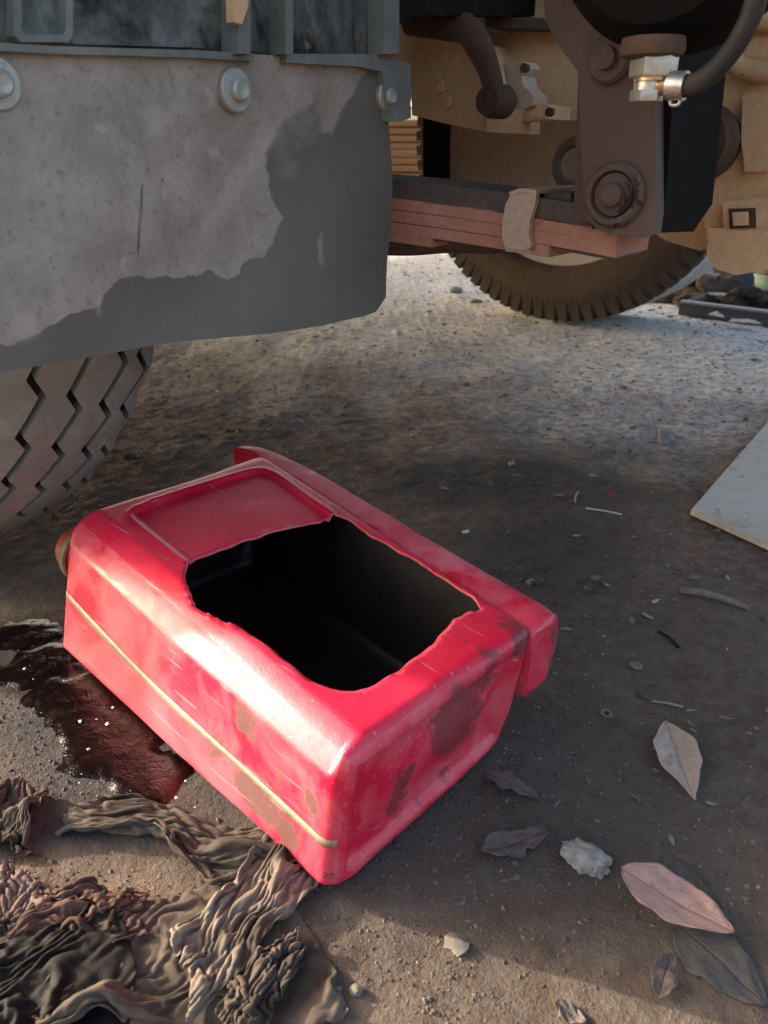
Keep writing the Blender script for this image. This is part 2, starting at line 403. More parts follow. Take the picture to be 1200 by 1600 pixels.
def lathe(name, prof, mat, parent=None, center=(0, 0, 0), axis=(0, 1, 0), n=32, closed=False, sharp=30, jit=0.0):
    """prof = (along axis, radius) pairs turned about the axis"""
    ax = Vector(axis).normalized(); u = ax.orthogonal().normalized(); w = ax.cross(u)
    V, F = [], []
    for j in range(n):
        th = 2 * math.pi * j / n; d = u * math.cos(th) + w * math.sin(th)
        for (h, r) in prof:
            V.append(Vector(center) + ax * h + d * r * (1 + jit * random.uniform(-1, 1)))
    m = len(prof)
    for j in range(n):
        for i in range(m if closed else m - 1):
            a, b = j * m + i, j * m + (i + 1) % m; c_, d_ = ((j + 1) % n) * m + (i + 1) % m, ((j + 1) % n) * m + i
            F.append((a, b, c_, d_))
    if not closed:
        if prof[0][1] > 1e-6: F.append(tuple(j * m for j in range(n)))
        if prof[-1][1] > 1e-6: F.append(tuple(j * m + m - 1 for j in range(n - 1, -1, -1)))
    o = mesh_obj(name, V, F, mat, parent)
    bm = bmesh.new(); bm.from_mesh(o.data); bmesh.ops.remove_doubles(bm, verts=bm.verts, dist=1e-6)
    bmesh.ops.recalc_face_normals(bm, faces=bm.faces); bm.to_mesh(o.data); bm.free()
    o.data.set_sharp_from_angle(angle=R(sharp))
    return o
def hexnut(name, c, axis, rad, h, mat, parent, bevel=0.001):
    bm = bmesh.new()
    bmesh.ops.create_cone(bm, cap_ends=True, segments=6, radius1=rad, radius2=rad, depth=h)
    q = Vector((0, 0, 1)).rotation_difference(Vector(axis))
    for v in bm.verts: v.co = q @ v.co
    o = bm_obj(name, bm, mat, parent, bevel); o.location = c; return o

# ================================================================== THE GROUND
def axis_steps(lo, hi, fine, grow, start):
    out = [start]; s = fine
    while out[-1] < hi:
        if out[-1] > 1.4: s *= grow
        out.append(out[-1] + s)
    neg = []; x = start; s = fine
    while x > lo:
        if x < -0.8: s *= grow
        x -= s; neg.append(x)
    return np.array(neg[::-1] + out)
gx = axis_steps(-60, 60, 0.0052, 1.06, 0.0)
gy = axis_steps(-30, 80, 0.0052, 1.055, 0.2)
GX, GY = np.meshgrid(gx, gy)
near = 1 - smooth(3.0, 6.0, np.hypot(GX, GY - 1))
def relief(x, y):
    h = 0.020 * (fbm(x * 2.2, y * 2.2, 3, 3) - 0.5)
    h = h + 0.008 * (fbm(x * 11, y * 11, 5, 3) - 0.5)
    cl = fbm(x * 60, y * 60, 9, 3)
    h = h + 0.008 * np.clip(cl - 0.56, 0, 1) * (0.4 + 1.2 * vnoise(x * 5, y * 5, 14))
    h = h + 0.0022 * (fbm(x * 90, y * 90, 21, 2) - 0.5)
    return h
def height(x, y):
    """ground height; worn level where the can lies"""
    d = np.hypot(x + 0.12, y - 0.60)
    return relief(x, y) * (0.35 + 0.65 * smooth(0.2, 0.42, d)) - 0.003
GZ = height(GX, GY) * near - 0.002
def blob(px, py, rx, ry, soft=0.5, rot=0.0, w=1.0, wob=0.5):
    c0 = on_ground(px, py)
    dx, dy = GX - c0[0], GY - c0[1]
    ca, sa = math.cos(rot), math.sin(rot)
    d = np.hypot((dx * ca + dy * sa) / rx, (-dx * sa + dy * ca) / ry)
    d = d + wob * (fbm(GX * 9, GY * 9, int(px) % 97, 4) - 0.5)
    return w * (1 - smooth(1 - soft, 1 + soft, d))
oil = np.zeros_like(GX)
for b in (blob(860, 745, 0.20, 0.085, 0.6, 0, 0.95, 1.6), blob(800, 770, 0.13, 0.10, 0.6, 0, 0.8, 1.6), blob(960, 770, 0.13, 0.07, 0.7, 0, 0.7, 1.6), blob(820, 860, 0.17, 0.12, 0.6, 0, 0.70, 1.6),
          blob(900, 1080, 0.34, 0.24, 0.5, 0.3, 0.50), blob(800, 1270, 0.22, 0.16, 0.55, 0.4, 0.68),
          blob(1080, 1330, 0.24, 0.17, 0.5, 0.2, 0.50), blob(150, 1110, 0.15, 0.10, 0.5, -0.7, 1.5, 0.9), blob(60, 1010, 0.13, 0.06, 0.5, -0.4, 1.4, 0.9), blob(330, 1260, 0.09, 0.05, 0.6, -0.75, 0.9, 0.9),
          blob(60, 900, 0.12, 0.07, 0.6, 0, 0.8), blob(60, 1560, 0.10, 0.05, 0.5, 0, 1.0), blob(500, 660, 0.3, 0.12, 0.6, 0, 0.15)):  # the blob in the bottom left corner paints shadow into this mask
    oil = np.maximum(oil, b)
pale = np.maximum.reduce([blob(1150, 530, 1.1, 0.65, 0.5, -0.3, 1.0), blob(1000, 640, 0.32, 0.2, 0.6, 0, 0.55), blob(650, 420, 0.7, 0.8, 0.5, 0.2, 0.75), blob(1150, 470, 2.0, 1.2, 0.5, 0, 0.9)])  # skylight glare on the far ground, put into the soil colour
ny, nx = GX.shape
V = np.stack([GX.ravel(), GY.ravel(), GZ.ravel()], 1)
idx = np.arange(nx * ny).reshape(ny, nx)
F = np.stack([idx[:-1, :-1].ravel(), idx[:-1, 1:].ravel(), idx[1:, 1:].ravel(), idx[1:, :-1].ravel()], 1)
def fast_mesh(name, V, F, mat, attrs=None, smooth_=True):
    me = bpy.data.meshes.new(name); nf, k_ = F.shape
    me.vertices.add(len(V)); me.vertices.foreach_set('co', np.asarray(V, np.float32).ravel())
    me.loops.add(nf * k_); me.loops.foreach_set('vertex_index', F.astype(np.int32).ravel())
    me.polygons.add(nf); me.polygons.foreach_set('loop_start', np.arange(0, nf * k_, k_, dtype=np.int32))
    me.polygons.foreach_set('use_smooth', np.full(nf, smooth_))
    for nme, arr in (attrs or {}).items():
        a = me.attributes.new(nme, 'FLOAT', 'POINT'); a.data.foreach_set('value', np.asarray(arr, np.float32).ravel())
    me.materials.append(mat); me.update(calc_edges=True); me.validate()
    return link(name, me)
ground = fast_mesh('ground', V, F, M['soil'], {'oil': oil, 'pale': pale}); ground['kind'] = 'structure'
def gz(x, y):
    return float(height(np.array([x]), np.array([y]))[0]) - 0.002
def spot(px, py, lift=0.0):
    p = on_ground(px, py); p[2] = gz(p[0], p[1]) + lift; return p

# loose grit and crumbs of soil, too many to count
def grit():
    N = 60000
    base = np.array([[1, 0, 0], [-1, 0, 0], [0, 1, 0], [0, -1, 0], [0, 0, 1], [0, 0, -0.6]], float)
    bf = np.array([[0, 2, 4], [2, 1, 4], [1, 3, 4], [3, 0, 4], [2, 0, 5], [1, 2, 5], [3, 1, 5], [0, 3, 5]])
    ang = rng.uniform(-0.62, 0.62, N); dist = 0.27 * np.exp(rng.uniform(0, 1, N) ** 0.8 * math.log(4.2 / 0.27))
    x, y = dist * np.sin(ang), dist * np.cos(ang)
    keep = fbm(x * 7, y * 7, 31, 3) + 0.25 * smooth(0.0, 0.5, x) > 0.44 + 0.16 * rng.uniform(-1, 1, N)
    keep &= ~((np.abs((x + 0.13) * 0.69 + (y - 0.57) * 0.72) < 0.10) & (np.abs(-(x + 0.13) * 0.72 + (y - 0.57) * 0.69) < 0.19))
    x, y = x[keep], y[keep]; n = len(x)
    s = np.clip(rng.lognormal(-7.25, 0.5, n), 0.0004, 0.0034) * (0.72 + 0.55 * np.hypot(x, y))
    z = height(x, y) - 0.002 + s * 0.15
    th = rng.uniform(0, 6.28, n)
    P = base[None] * rng.uniform(0.6, 1.3, (n, 6, 1)) * s[:, None, None]
    P[:, :, 0] *= rng.uniform(0.8, 1.7, (n, 1)); P[:, :, 2] *= 0.7
    X = P[:, :, 0] * np.cos(th)[:, None] - P[:, :, 1] * np.sin(th)[:, None] + x[:, None]
    Y = P[:, :, 0] * np.sin(th)[:, None] + P[:, :, 1] * np.cos(th)[:, None] + y[:, None]
    Z = P[:, :, 2] + z[:, None]
    V = np.stack([X, Y, Z], 2).reshape(-1, 3)
    F = (bf[None] + 6 * np.arange(n)[:, None, None]).reshape(-1, 3)
    oq = oil[np.clip(np.searchsorted(gy, y), 0, len(gy) - 1), np.clip(np.searchsorted(gx, x), 0, len(gx) - 1)]
    sh = np.repeat((1 - 0.75 * np.clip(oq, 0, 1)) * np.clip(0.75 * rng.beta(1.3, 3.2, n) + 0.6 * (rng.uniform(0, 1, n) > 0.972), 0, 1.4), 6)
    o = fast_mesh('gravel', V, F, M['grit'], {'shade': sh}, False); o['kind'] = 'stuff'
grit()

def litter():
    N = 520; V, F = [], []
    for _ in range(N):
        d = 0.45 * math.exp(random.random() * math.log(9)); a = random.uniform(-0.3, 0.62)
        x, y = d * math.sin(a), d * math.cos(a)
        if abs((x + 0.11) * 0.69 + (y - 0.57) * 0.72) < 0.17 and abs(-(x + 0.11) * 0.72 + (y - 0.57) * 0.69) < 0.26: continue
        L = random.uniform(0.002, 0.008) * (0.5 + 0.75 * d); w = L * random.uniform(0.12, 0.6); th = random.uniform(0, 6.28); z = gz(x, y) + 0.0008
        ca, sa = math.cos(th), math.sin(th); b = len(V)
        for (u, v, h) in ((-L, -w * .4, 0.001), (-L * .2, -w, 0.0), (L, -w * .2, 0.002), (L * .7, w * .6, 0.001), (-L * .4, w, 0.0025), (0, 0, 0.003)):
            V.append((x + u * ca - v * sa, y + u * sa + v * ca, z + h * (0.4 + 0.4 * d)))
        F += [(b, b + 1, b + 5), (b + 1, b + 2, b + 5), (b + 2, b + 3, b + 5), (b + 3, b + 4, b + 5), (b + 4, b, b + 5)]
    sh = np.repeat(np.clip(rng.beta(0.6, 1.6, len(V) // 6), 0, 1), 6)
    o = mesh_obj('leaf_litter', V, F, M['grit'], None, False, {'shade': sh}); o['kind'] = 'stuff'
litter()

# ================================================================== THE TRUCK
truck = empty('truck', (0, 0, 0), -YAW)
tag(truck, 'parked truck with muddy rubber mud flap, leaf spring and black tyres, seen from underneath', 'truck')
FT = -0.44                                      # plane of the mud flap
def pt(poly, t=None, a=None): return [on_truck(x, y, t=t, a=a) for x, y in poly]

# ---- mud flap: a dense sheet with thickness, gently bent
def make_flap():
    outline = [(-160, 60), (80, 74), (300, 80), (450, 92), (596, 100), (604, 190), (611, 260), (617, 340), (618, 420), (617, 468), (611, 484), (596, 493),
               (520, 510), (420, 524), (300, 537), (180, 553), (90, 563), (0, 573), (-160, 590)]
    nxp, nyp = 230, 150
    # rows run between the top edge and the bottom edge of the outline
    top = np.array([(-160, 58), (80, 72), (300, 78), (450, 88), (598, 98)], float)
    bot = np.array([(-160, 590), (0, 573), (90, 563), (180, 553), (300, 537), (420, 524), (520, 510), (585, 497), (604, 490), (618, 466)], float)
    uu = np.linspace(0, 1, nxp) ** 0.96; P = []; PX = []
    for j in range(nyp):
        v = j / (nyp - 1)
        for u in uu:
            xr = 598 + 20 * math.sin(min(v * 1.25, 1) * math.pi / 2) ** 1.0
            x = -160 + (xr + 160) * u
            yt = np.interp(x, top[:, 0], top[:, 1]); yb = np.interp(x, bot[:, 0], bot[:, 1])
            P.append(on_truck(x, yt + (yb - yt) * v, t=FT)); PX.append((x, yt + (yb - yt) * v))
    P = np.array(P); PX = np.array(PX)
    h = (P[:, 2].max() - P[:, 2])
    P[:, 0] += 0.012 * np.sin(P[:, 1] * 9 + 0.6) * np.clip(h / 0.15, 0, 1) + 0.006 * np.sin(P[:, 1] * 23 + h * 20) * np.clip(h / 0.15, 0, 1)
    x, y = PX[:, 0], PX[:, 1]
    wx = x + 26 * (fbm(x / 34, y / 34, 3, 4) - 0.5); wy = y + 26 * (fbm(x / 34, y / 34, 8, 4) - 0.5)
    wet = [(640, 90), (560, 120), (545, 150), (522, 205), (505, 205), (497, 152), (470, 180), (440, 205), (425, 262), (440, 320), (452, 345), (440, 380),
           (425, 405), (380, 432), (335, 424), (290, 442), (225, 428), (190, 432), (165, 452), (150, 478), (100, 490), (45, 520), (-170, 560), (-170, 640), (660, 640)]
    film = fbm(x / 120, y / 120, 41, 4)
    band = np.maximum(smooth(380, 440, y), smooth(590, 630, x))       # the darkest wet part is along the bottom
    dust = np.where(inside(wet, wx, wy), 0.62 * smooth(0.30, 0.72, film) * (1 - 0.85 * band), 1.0)
    # the paler washed streak that leans through the middle, and a browner bottom hem
    streak = np.exp(-((x - (470 - 0.62 * (y - 150))) / 16.0) ** 2) * smooth(150, 220, y) * (1 - smooth(330, 420, y)) * 0.35
    pale = streak.copy()
    for (cx, cy, rx, ry) in ((245, 185, 22, 26), (150, 200, 10, 8), (330, 150, 6, 16), (268, 300, 8, 12), (195, 415, 7, 9), (510, 395, 4, 26), (345, 240, 6, 8), (150, 470, 6, 22), (20, 505, 30, 24)):
        d = np.hypot((wx - cx) / rx, (wy - cy) / ry); pale = np.maximum(pale, (1 - smooth(0.5, 1.3, d)) * 0.42)
    scratch = np.exp(-((x - (222 - 0.03 * (y - 340))) / 2.0) ** 2) * smooth(283, 296, y) * (1 - smooth(385, 410, y)) * 0.85
    D2 = dust.reshape(nyp, nxp)
    for _ in range(2):
        D2 = np.pad(D2, 1, mode='edge'); D2 = (D2[:-2, 1:-1] + D2[2:, 1:-1] + D2[1:-1, :-2] + D2[1:-1, 2:] + 2 * D2[1:-1, 1:-1]) / 6
    dust = D2.ravel()
    dust = dust * (0.72 + 0.28 * (1 - smooth(300, 560, x + 0.3 * y)))
    F = []; n1 = len(P)
    Q = P.copy(); Q[:, 0] -= 0.008
    for j in range(nyp - 1):
        for i in range(nxp - 1):
            a_ = j * nxp + i; F.append((a_, a_ + nxp, a_ + nxp + 1, a_ + 1)); F.append((a_ + n1, a_ + 1 + n1, a_ + nxp + 1 + n1, a_ + nxp + n1))
    ring = [i for i in range(nxp)] + [j * nxp + nxp - 1 for j in range(1, nyp)] + [(nyp - 1) * nxp + i for i in range(nxp - 2, -1, -1)] + [j * nxp for j in range(nyp - 2, 0, -1)]
    for i in range(len(ring)):
        a_, b_ = ring[i], ring[(i + 1) % len(ring)]; F.append((a_, b_, b_ + n1, a_ + n1))
    VV = np.vstack([P, Q])
    return mesh_obj('mud_flap', VV, F, M['flap'], truck, True, {'dust': np.tile(dust, 2), 'pale': np.tile(pale, 2), 'scratch': np.tile(scratch, 2)}, sharp=40)
flap = make_flap()
def flap_bolt(px, py, r):
    c0 = on_truck(px, py, t=FT + 0.0)
    w = lathe('washer', [(-0.002, r), (0.0025, r), (0.0035, r * 0.93), (0.0035, r * 0.5), (-0.002, r * 0.5)], M['bolt'], flap, c0, (1, 0, 0), 28, True)
    b = lathe('bolt', [(0.0025, 0.0), (0.0025, r * 0.56), (0.007, r * 0.52), (0.0085, r * 0.4), (0.0075, r * 0.2), (0.0075, 0)], M['bolt'], flap, c0, (1, 0, 0), 24)
flap_bolt(366, 141, 0.0135); flap_bolt(602, 151, 0.0115); flap_bolt(-8, 130, 0.013)

# ---- steel carrier the flap hangs from
prism('flap_carrier', pt([(-170, -60), (596, -60), (600, 92), (450, 84), (300, 74), (80, 68), (-170, 54)], t=FT - 0.004), (-0.03, 0, 0), M['black_peel'], truck, 0.004)
prism('clamp_strip', pt([(-170, 58), (80, 72), (300, 78), (398, 84), (398, 96), (300, 90), (80, 84), (-170, 70)], t=FT + 0.006), (-0.008, 0, 0), M['grey_metal'], truck, 0.002)
prism('corner_plate', pt([(446, 84), (600, 84), (642, 100), (642, 184), (628, 190), (606, 190), (598, 112), (560, 104), (446, 98)], t=FT + 0.005), (-0.012, 0, 0), M['grey_metal'], truck, 0.003)
prism('carrier_rib', pt([(372, -60), (392, -60), (392, 84), (372, 84)], t=FT + 0.012), (-0.016, 0, 0), M['grey_metal'], truck, 0.002)
prism('carrier_rib', pt([(446, -60), (458, -60), (458, 84), (446, 84)], t=FT + 0.012), (-0.016, 0, 0), M['grey_metal'], truck, 0.002)
prism('carrier_rib', pt([(600, -60), (624, -60), (624, 84), (600, 84)], t=FT + 0.012), (-0.016, 0, 0), M['grey_metal'], truck, 0.002)
prism('carrier_frame', pt([(22, -60), (34, -60), (34, 46), (40, 54), (98, 54), (103, 46), (103, -60), (114, -60), (114, 56), (106, 66), (32, 66), (22, 56)], t=FT + 0.004), (-0.009, 0, 0), M['grey_metal'], truck, 0.002)
prism('tan_tab', pt([(362, -30), (388, -30), (388, 10), (378, 38), (364, 34)], t=FT + 0.016), (-0.006, 0, 0), M['tan'], truck, 0.002)
prism('inner_panel', pt([(300, -80), (880, -80), (880, 24), (640, 24), (620, 44), (560, 60)], t=FT - 0.05), (-0.02, 0, 0), M['black'], truck, 0.003)

# ---- near tyre: ribs divided by zigzag grooves
TT, RAD = -1.03, 0.515
NT_T, NT_R = -1.08, 0.625      # near wheel
def rib_mesh(a0, a1, r_top, r_bot, nper, amp0, amp1, ph, ph1, rad_drop0=0.0, rad_drop1=0.0):
    """one tread rib right round the wheel; its two edges zigzag"""
    per = 6; n = nper * per; V, F = [], []
    def saw(i, amp):
        s_ = (i % per) / per
        return amp * (s_ / 0.67 if s_ < 0.67 else (1 - s_) / 0.33) - amp * 0.5
    for i in range(n):
        th = 2 * math.pi * i / n; cs, sn = math.cos(th), math.sin(th)
        l = a0 + saw(i + ph, amp0); rr = a1 + saw(i + ph1, amp1)
        for (a_, r_) in ((l + 0.0025, r_bot - rad_drop0), (l, r_top - rad_drop0 - 0.001), (l * 0.5 + rr * 0.5, r_top - (rad_drop0 + rad_drop1) * 0.42), (rr, r_top - rad_drop1 - 0.001), (rr - 0.0025, r_bot - rad_drop1)):
            V.append((r_ * cs, a_, r_ * sn))
    for i in range(n):
        for q in range(4):
            a_, b_ = i * 5 + q, ((i + 1) % n) * 5 + q; F.append((a_, b_, b_ + 1, a_ + 1))
    return V, F
def make_near_tyre():
    w0, w1 = 0.255, 0.405; mid = 0.5 * (w0 + w1); hw = 0.5 * (w1 - w0)
    prof = [(-hw * 0.7, 0.33), (-hw * 1.02, 0.36), (-hw * 1.12, 0.47), (-hw * 1.04, 0.545), (-hw * 0.96, NT_R - 0.022), (-hw * 0.6, NT_R - 0.014), (0, NT_R - 0.012), (hw * 0.6, NT_R - 0.014), (hw * 0.96, NT_R - 0.022), (hw * 1.04, 0.545), (hw * 1.12, 0.47), (hw * 1.02, 0.36), (hw * 0.7, 0.33)]
    t = lathe('tyre', prof, M['tyre_deep'], truck, (0, 0, 0), (0, 1, 0), 120, True, 40)
    t.location = (NT_T, mid, NT_R)
    edges = [-hw * 1.03, -hw * 0.58, -hw * 0.13, hw * 0.33, hw * 0.73, hw * 1.035]
    gap = 0.0032
    for q in range(5):
        l, r_ = edges[q] + (gap if q else 0), edges[q + 1] - (gap if q < 4 else 0)
        drop = lambda a_: 0.020 * (abs(a_) / hw) ** 3.2
        V, F = rib_mesh(l, r_, NT_R, NT_R - 0.016, 60, 0.013 if q else 0, 0.013 if q < 4 else 0.0, q * 2, q * 2 + 2, drop(l), drop(r_))
        if q == 4:
            pass
        o = mesh_obj('tread_rib', V, F, M['tyre'], t, True, sharp=28)
    # wheel behind
    lathe('wheel_rim', [(-0.05, 0.0), (-0.05, 0.16), (-0.07, 0.30), (-0.075, 0.345), (0.075, 0.345), (0.07, 0.31), (0.02, 0.27), (0.0, 0.0)], M['drum'], truck, (NT_T, mid, NT_R), (0, 1, 0), 40)
make_near_tyre()

# ---- far tyre: cross-cut shoulder lugs, pale ribs on the tread
def make_far_tyre():
    a_in, a_out, Rr = 2.115, 2.40, 0.50; mid = 0.5 * (a_in + a_out); hw = 0.5 * (a_out - a_in)
    prof = [(-hw * 0.80, 0.335), (-hw * 0.96, 0.345), (-hw * 1.03, 0.358), (-hw * 1.05, 0.362), (-hw * 1.05, 0.368), (-hw * 1.09, 0.39), (-hw * 1.10, 0.41), (-hw * 1.06, 0.435), (-hw * 1.0, 0.47), (-hw * 0.97, 0.486), (-hw * 0.9, 0.491), (0, 0.493), (hw * 0.9, 0.491), (hw * 1.0, 0.47), (hw * 1.1, 0.40), (hw * 0.98, 0.345), (hw * 0.72, 0.335)]
    t = lathe('tyre', prof, M['tyre_side'], truck, (0, 0, 0), (0, 1, 0), 120, True, 40)
    t.location = (TT, mid, Rr)
    V = []
    def sec(a_, r_, d): return (r_ * math.cos(d), a_, r_ * math.sin(d))
    d0 = 0.0275
    q = [(-hw * 1.07, 0.428), (-hw * 1.035, 0.463), (-hw * 1.0, 0.497), (-hw * 0.74, 0.5), (-hw * 0.74, 0.485), (-hw * 0.96, 0.46)]
    for sgn in (-1, 1):
        for (a_, r_) in q: V.append(sec(a_, r_, sgn * d0 * (0.8 if r_ < 0.44 else 1.0)))
    F = [(0, 1, 2, 3, 4, 5), (11, 10, 9, 8, 7, 6)] + [(i, i + 6, (i + 1) % 6 + 6, (i + 1) % 6) for i in range(6)]
    me = None
    n = 76
    for i in range(n):
        if me is None:
            o = mesh_obj('shoulder_lug', V, F, M['tyre_lug'], t, False); me = o.data
        else: o = link('shoulder_lug', me, t)
        o.rotation_euler = (0, 2 * math.pi * i / n, 0)
    edges = [-0.74, -0.30, 0.06, 0.42, 0.98]
    for j in range(4):
        l, r_ = edges[j] * hw + (0.005 if j else 0.001), edges[j + 1] * hw - 0.005
        Vr, Fr = rib_mesh(l, r_, Rr, Rr - 0.015, 44, 0.012 if j else 0.0, 0.012, 0, 0, 0, 0)
        mesh_obj('tread_rib', Vr, Fr, M['tyre_pale'], t, True, sharp=28)
    lathe('wheel_rim', [(-0.125, 0.31), (-0.13, 0.35), (-0.10, 0.348), (-0.06, 0.325), (0.09, 0.325), (0.09, 0.0), (0.0, 0.0), (0.0, 0.28)], M['drum'], truck, (TT, mid, Rr), (0, 1, 0), 48)
    lathe('brake_drum', [(-0.17, 0.0), (-0.17, 0.20), (-0.15, 0.25), (-0.02, 0.25), (-0.02, 0.0)], M['drum'], truck, (TT, mid, Rr), (0, 1, 0), 40)
make_far_tyre()

# ---- axle with its bulging housing
tube('axle', [(TT, 0.36, 0.56), (TT, 0.46, 0.60), (TT, 0.62, 0.74), (TT, 0.9, 0.80), (TT, 1.7, 0.80), (TT, 1.92, 0.72), (TT, 2.02, 0.52), (TT, 2.2, 0.50)], 0.055, M['web'], truck, 20)

# ---- leaf spring pack
def leaf_strip(yoff, x0, x1, thick, mat, w=0.072, ins=0.0):
    """one leaf or dark gap strip: a flat bar that follows the line of the pack"""
    pxs = np.linspace(x0, x1, 24); V, F = [], []
    for x in pxs:
        base = 283 + 0.100 * (x - 620) + 0.00011 * (x - 620) ** 2
        p = on_truck(x, base + yoff * (1 + (x - 620) / 2600), a=0.62)
        for (da, dz) in ((0, 0), (w, 0), (w, -thick), (0, -thick)):
            V.append((p[0], 0.62 + ins + da * (1 - 2 * ins / w), p[2] + dz))
    for i in range(len(pxs) - 1):
        for q in range(4):
            a_, b_ = i * 4 + q, i * 4 + (q + 1) % 4; F.append((a_, b_, b_ + 4, a_ + 4))
    F.append((0, 1, 2, 3)); F.append(tuple(len(V) - 4 + q for q in (3, 2, 1, 0)))
    bm = bmesh.new(); vs = [bm.verts.new(v) for v in V]
    for f in F: bm.faces.new([vs[i] for i in f])
    return vs, bm
spring = None
for i, (yo, x0, x1, th, mt) in enumerate(((-2, 300, 960, 0.0165, 'leaf_dark'), (27, 300, 966, 0.0100, 'leaf_steel'), (40, 300, 955, 0.0060, 'leaf_dark'), (46, 300, 962, 0.0100, 'leaf_steel'), (59, 300, 955, 0.0060, 'leaf_dark'), (65, 300, 858, 0.0095, 'leaf_steel'), (77, 300, 676, 0.0060, 'leaf_dark'), (82, 300, 674, 0.0080, 'leaf_steel'))):  # thin inset dark strips are added liners that darken the gaps between leaves
    _, bm = leaf_strip(yo, x0, x1, th, M[mt], ins=0.004 if th == 0.0060 else 0.0)
    if spring is None:
        spring = bm_obj('leaf_spring', bm, M[mt], truck, 0.003)
    else:
        bm_obj('spring_leaf_or_gap', bm, M[mt], spring, 0.0 if th == 0.0060 else 0.0032, 3)
tube('radius_rod', [on_truck(x, y, a=0.66) for x, y in ((480, 372), (560, 376), (640, 377), (700, 372), (780, 372))], 0.014, M['leaf_dark'], truck, 12)
# rebound clip round the pack
clip_out = [(790, 318), (797, 306), (815, 300), (838, 302), (836, 318), (828, 345), (826, 368), (830, 384), (826, 390), (806, 391), (788, 386), (784, 370), (785, 345)]
prism('spring_clip', pt(clip_out, a=0.612), (0, 0.006, 0), M['clip'], spring, 0.002)
prism('spring_clip', pt([(797, 307), (815, 300), (838, 303), (838, 297), (812, 294), (795, 300)], a=0.611), (0, 0.09, 0), M['clip'], spring, 0.002)
prism('spring_clip', pt([(790, 387), (828, 391), (828, 396), (790, 393)], a=0.615), (0, 0.085, 0), M['clip'], spring, 0.002)
prism('clip_bolt', pt([(850, 300), (892, 302), (892, 322), (850, 318)], a=0.63), (0, 0.03, 0), M['leaf_dark'], spring, 0.003)

# ---- spring hanger: side plate, its back web, pins
HA = 0.58
hang = prism('spring_hanger', pt([(846, -60), (852, 30), (866, 62), (888, 92), (903, 112), (907, 200), (911, 300), (915, 338), (930, 356), (952, 367), (1004, 371), (1022, 366), (1026, 330), (1025, 240), (1024, 150), (1030, 60), (1030, -60)], a=HA), (0, 0.02, 0), M['bracket'], truck, 0.004)
q0 = on_truck(1023, 150, a=HA); q1 = on_truck(1024, 366, a=HA); q2 = on_truck(1026, 320, a=HA)
prism('hanger_web', [(q0[0], HA + 0.015, q0[2] + 0.10), (q0[0], HA + 0.13, q0[2] + 0.10), (q2[0], HA + 0.13, q2[2] - 0.005), (q1[0], HA + 0.085, q1[2] - 0.004), (q1[0], HA + 0.015, q1[2])], (-0.055, 0, 0), M['black'], hang, 0.004)
prism('hanger_web', [(q0[0] - 0.004, HA + 0.021, q0[2] + 0.1), (q0[0] - 0.004, HA + 0.12, q0[2] + 0.1), (q1[0] - 0.004, HA + 0.11, q1[2] + 0.03), (q1[0] - 0.004, HA + 0.021, q1[2] + 0.004)], (-0.07, 0, 0), M['bracket'], hang, 0.004)
pc = on_truck(962, 304, a=HA)
lathe('boss', [(0.004, 0.0225), (-0.004, 0.0222), (-0.007, 0.020), (-0.007, 0.0165), (-0.004, 0.0155), (0.004, 0.0155)], M['bracket'], hang, pc, (0, 1, 0), 36, True)
lathe('pin_nut', [(0.0, 0.0), (0.0, 0.0155), (-0.004, 0.0145), (-0.005, 0.0085), (-0.011, 0.0078), (-0.0125, 0.0055), (-0.0125, 0.0)], M['bracket'], hang, pc, (0, 1, 0), 28)
pc = on_truck(955, 92, a=HA)
lathe('boss', [(0.004, 0.016), (-0.004, 0.0158), (-0.007, 0.0135), (-0.007, 0.0)], M['bracket'], hang, pc, (0, 1, 0), 30)
lathe('pin_nut', [(-0.006, 0.0), (-0.006, 0.0075), (-0.0125, 0.007), (-0.0125, 0.0)], M['bracket'], hang, pc, (0, 1, 0), 24)
tube('hook_ring', [on_truck(x, y, a=0.72) for x, y in ((925, 223), (900, 221), (880, 232), (869, 254), (873, 276), (890, 290), (930, 294))], 0.0047, M['bracket'], truck, 12)

# ---- air tank with its drain fitting and hose
lathe('air_tank', [(-0.015, 0.0), (-0.013, 0.03), (-0.005, 0.06), (0.006, 0.070), (0.015, 0.072), (0.05, 0.072), (0.06, 0.06), (0.065, 0.0)], M['black'], truck, on_truck(1045, -160, a=0.515), (0, 1, 0), 48)
FA = 0.50
def fp(x, y): return on_truck(x, y, a=FA)
fit = lathe('drain_valve', [(0.004, 0.0), (0.004, 0.0175), (-0.002, 0.0185), (-0.005, 0.0175), (-0.007, 0.012), (-0.007, 0.0)], M['tan_dark'], truck, fp(1020, 72), (0, 0, 1), 32)
hexnut('hex_nut', fp(1022, 99), (0, 0, 1), 0.0138, 0.0145, M['nut'], fit, 0.0012)
lathe('collar', [(0.003, 0.0), (0.003, 0.0105), (-0.003, 0.0105), (-0.003, 0.0)], M['brass'], fit, fp(1020, 118), (0, 0, 1), 24)
lathe('elbow', [(0.006, 0.0), (0.006, 0.0085), (-0.006, 0.0085), (-0.006, 0.0)], M['nut'], fit, fp(1014, 131), (0, 0, 1), 24)
hexnut('bolt_head', fp(1010, 150), (0, 0, 1), 0.0098, 0.0062, M['nut'], fit, 0.0008)
tube('hose_barb', [fp(1022, 132), fp(1034, 133), fp(1048, 134)], [0.0052, 0.0058, 0.0046], M['brass'], fit, 12)
d_ = fp(1064, 134) - fp(1050, 134)
lathe('hose_clamp', [(-0.005, 0.0062), (-0.005, 0.0076), (0.005, 0.0076), (0.005, 0.0062)], M['nut'], fit, fp(1058, 134), tuple(d_), 24, True)
tube('clamp_ear', [fp(1052, 142), fp(1047, 162), fp(1060, 163), fp(1066, 146)], 0.0011, M['nut'], fit, 8)
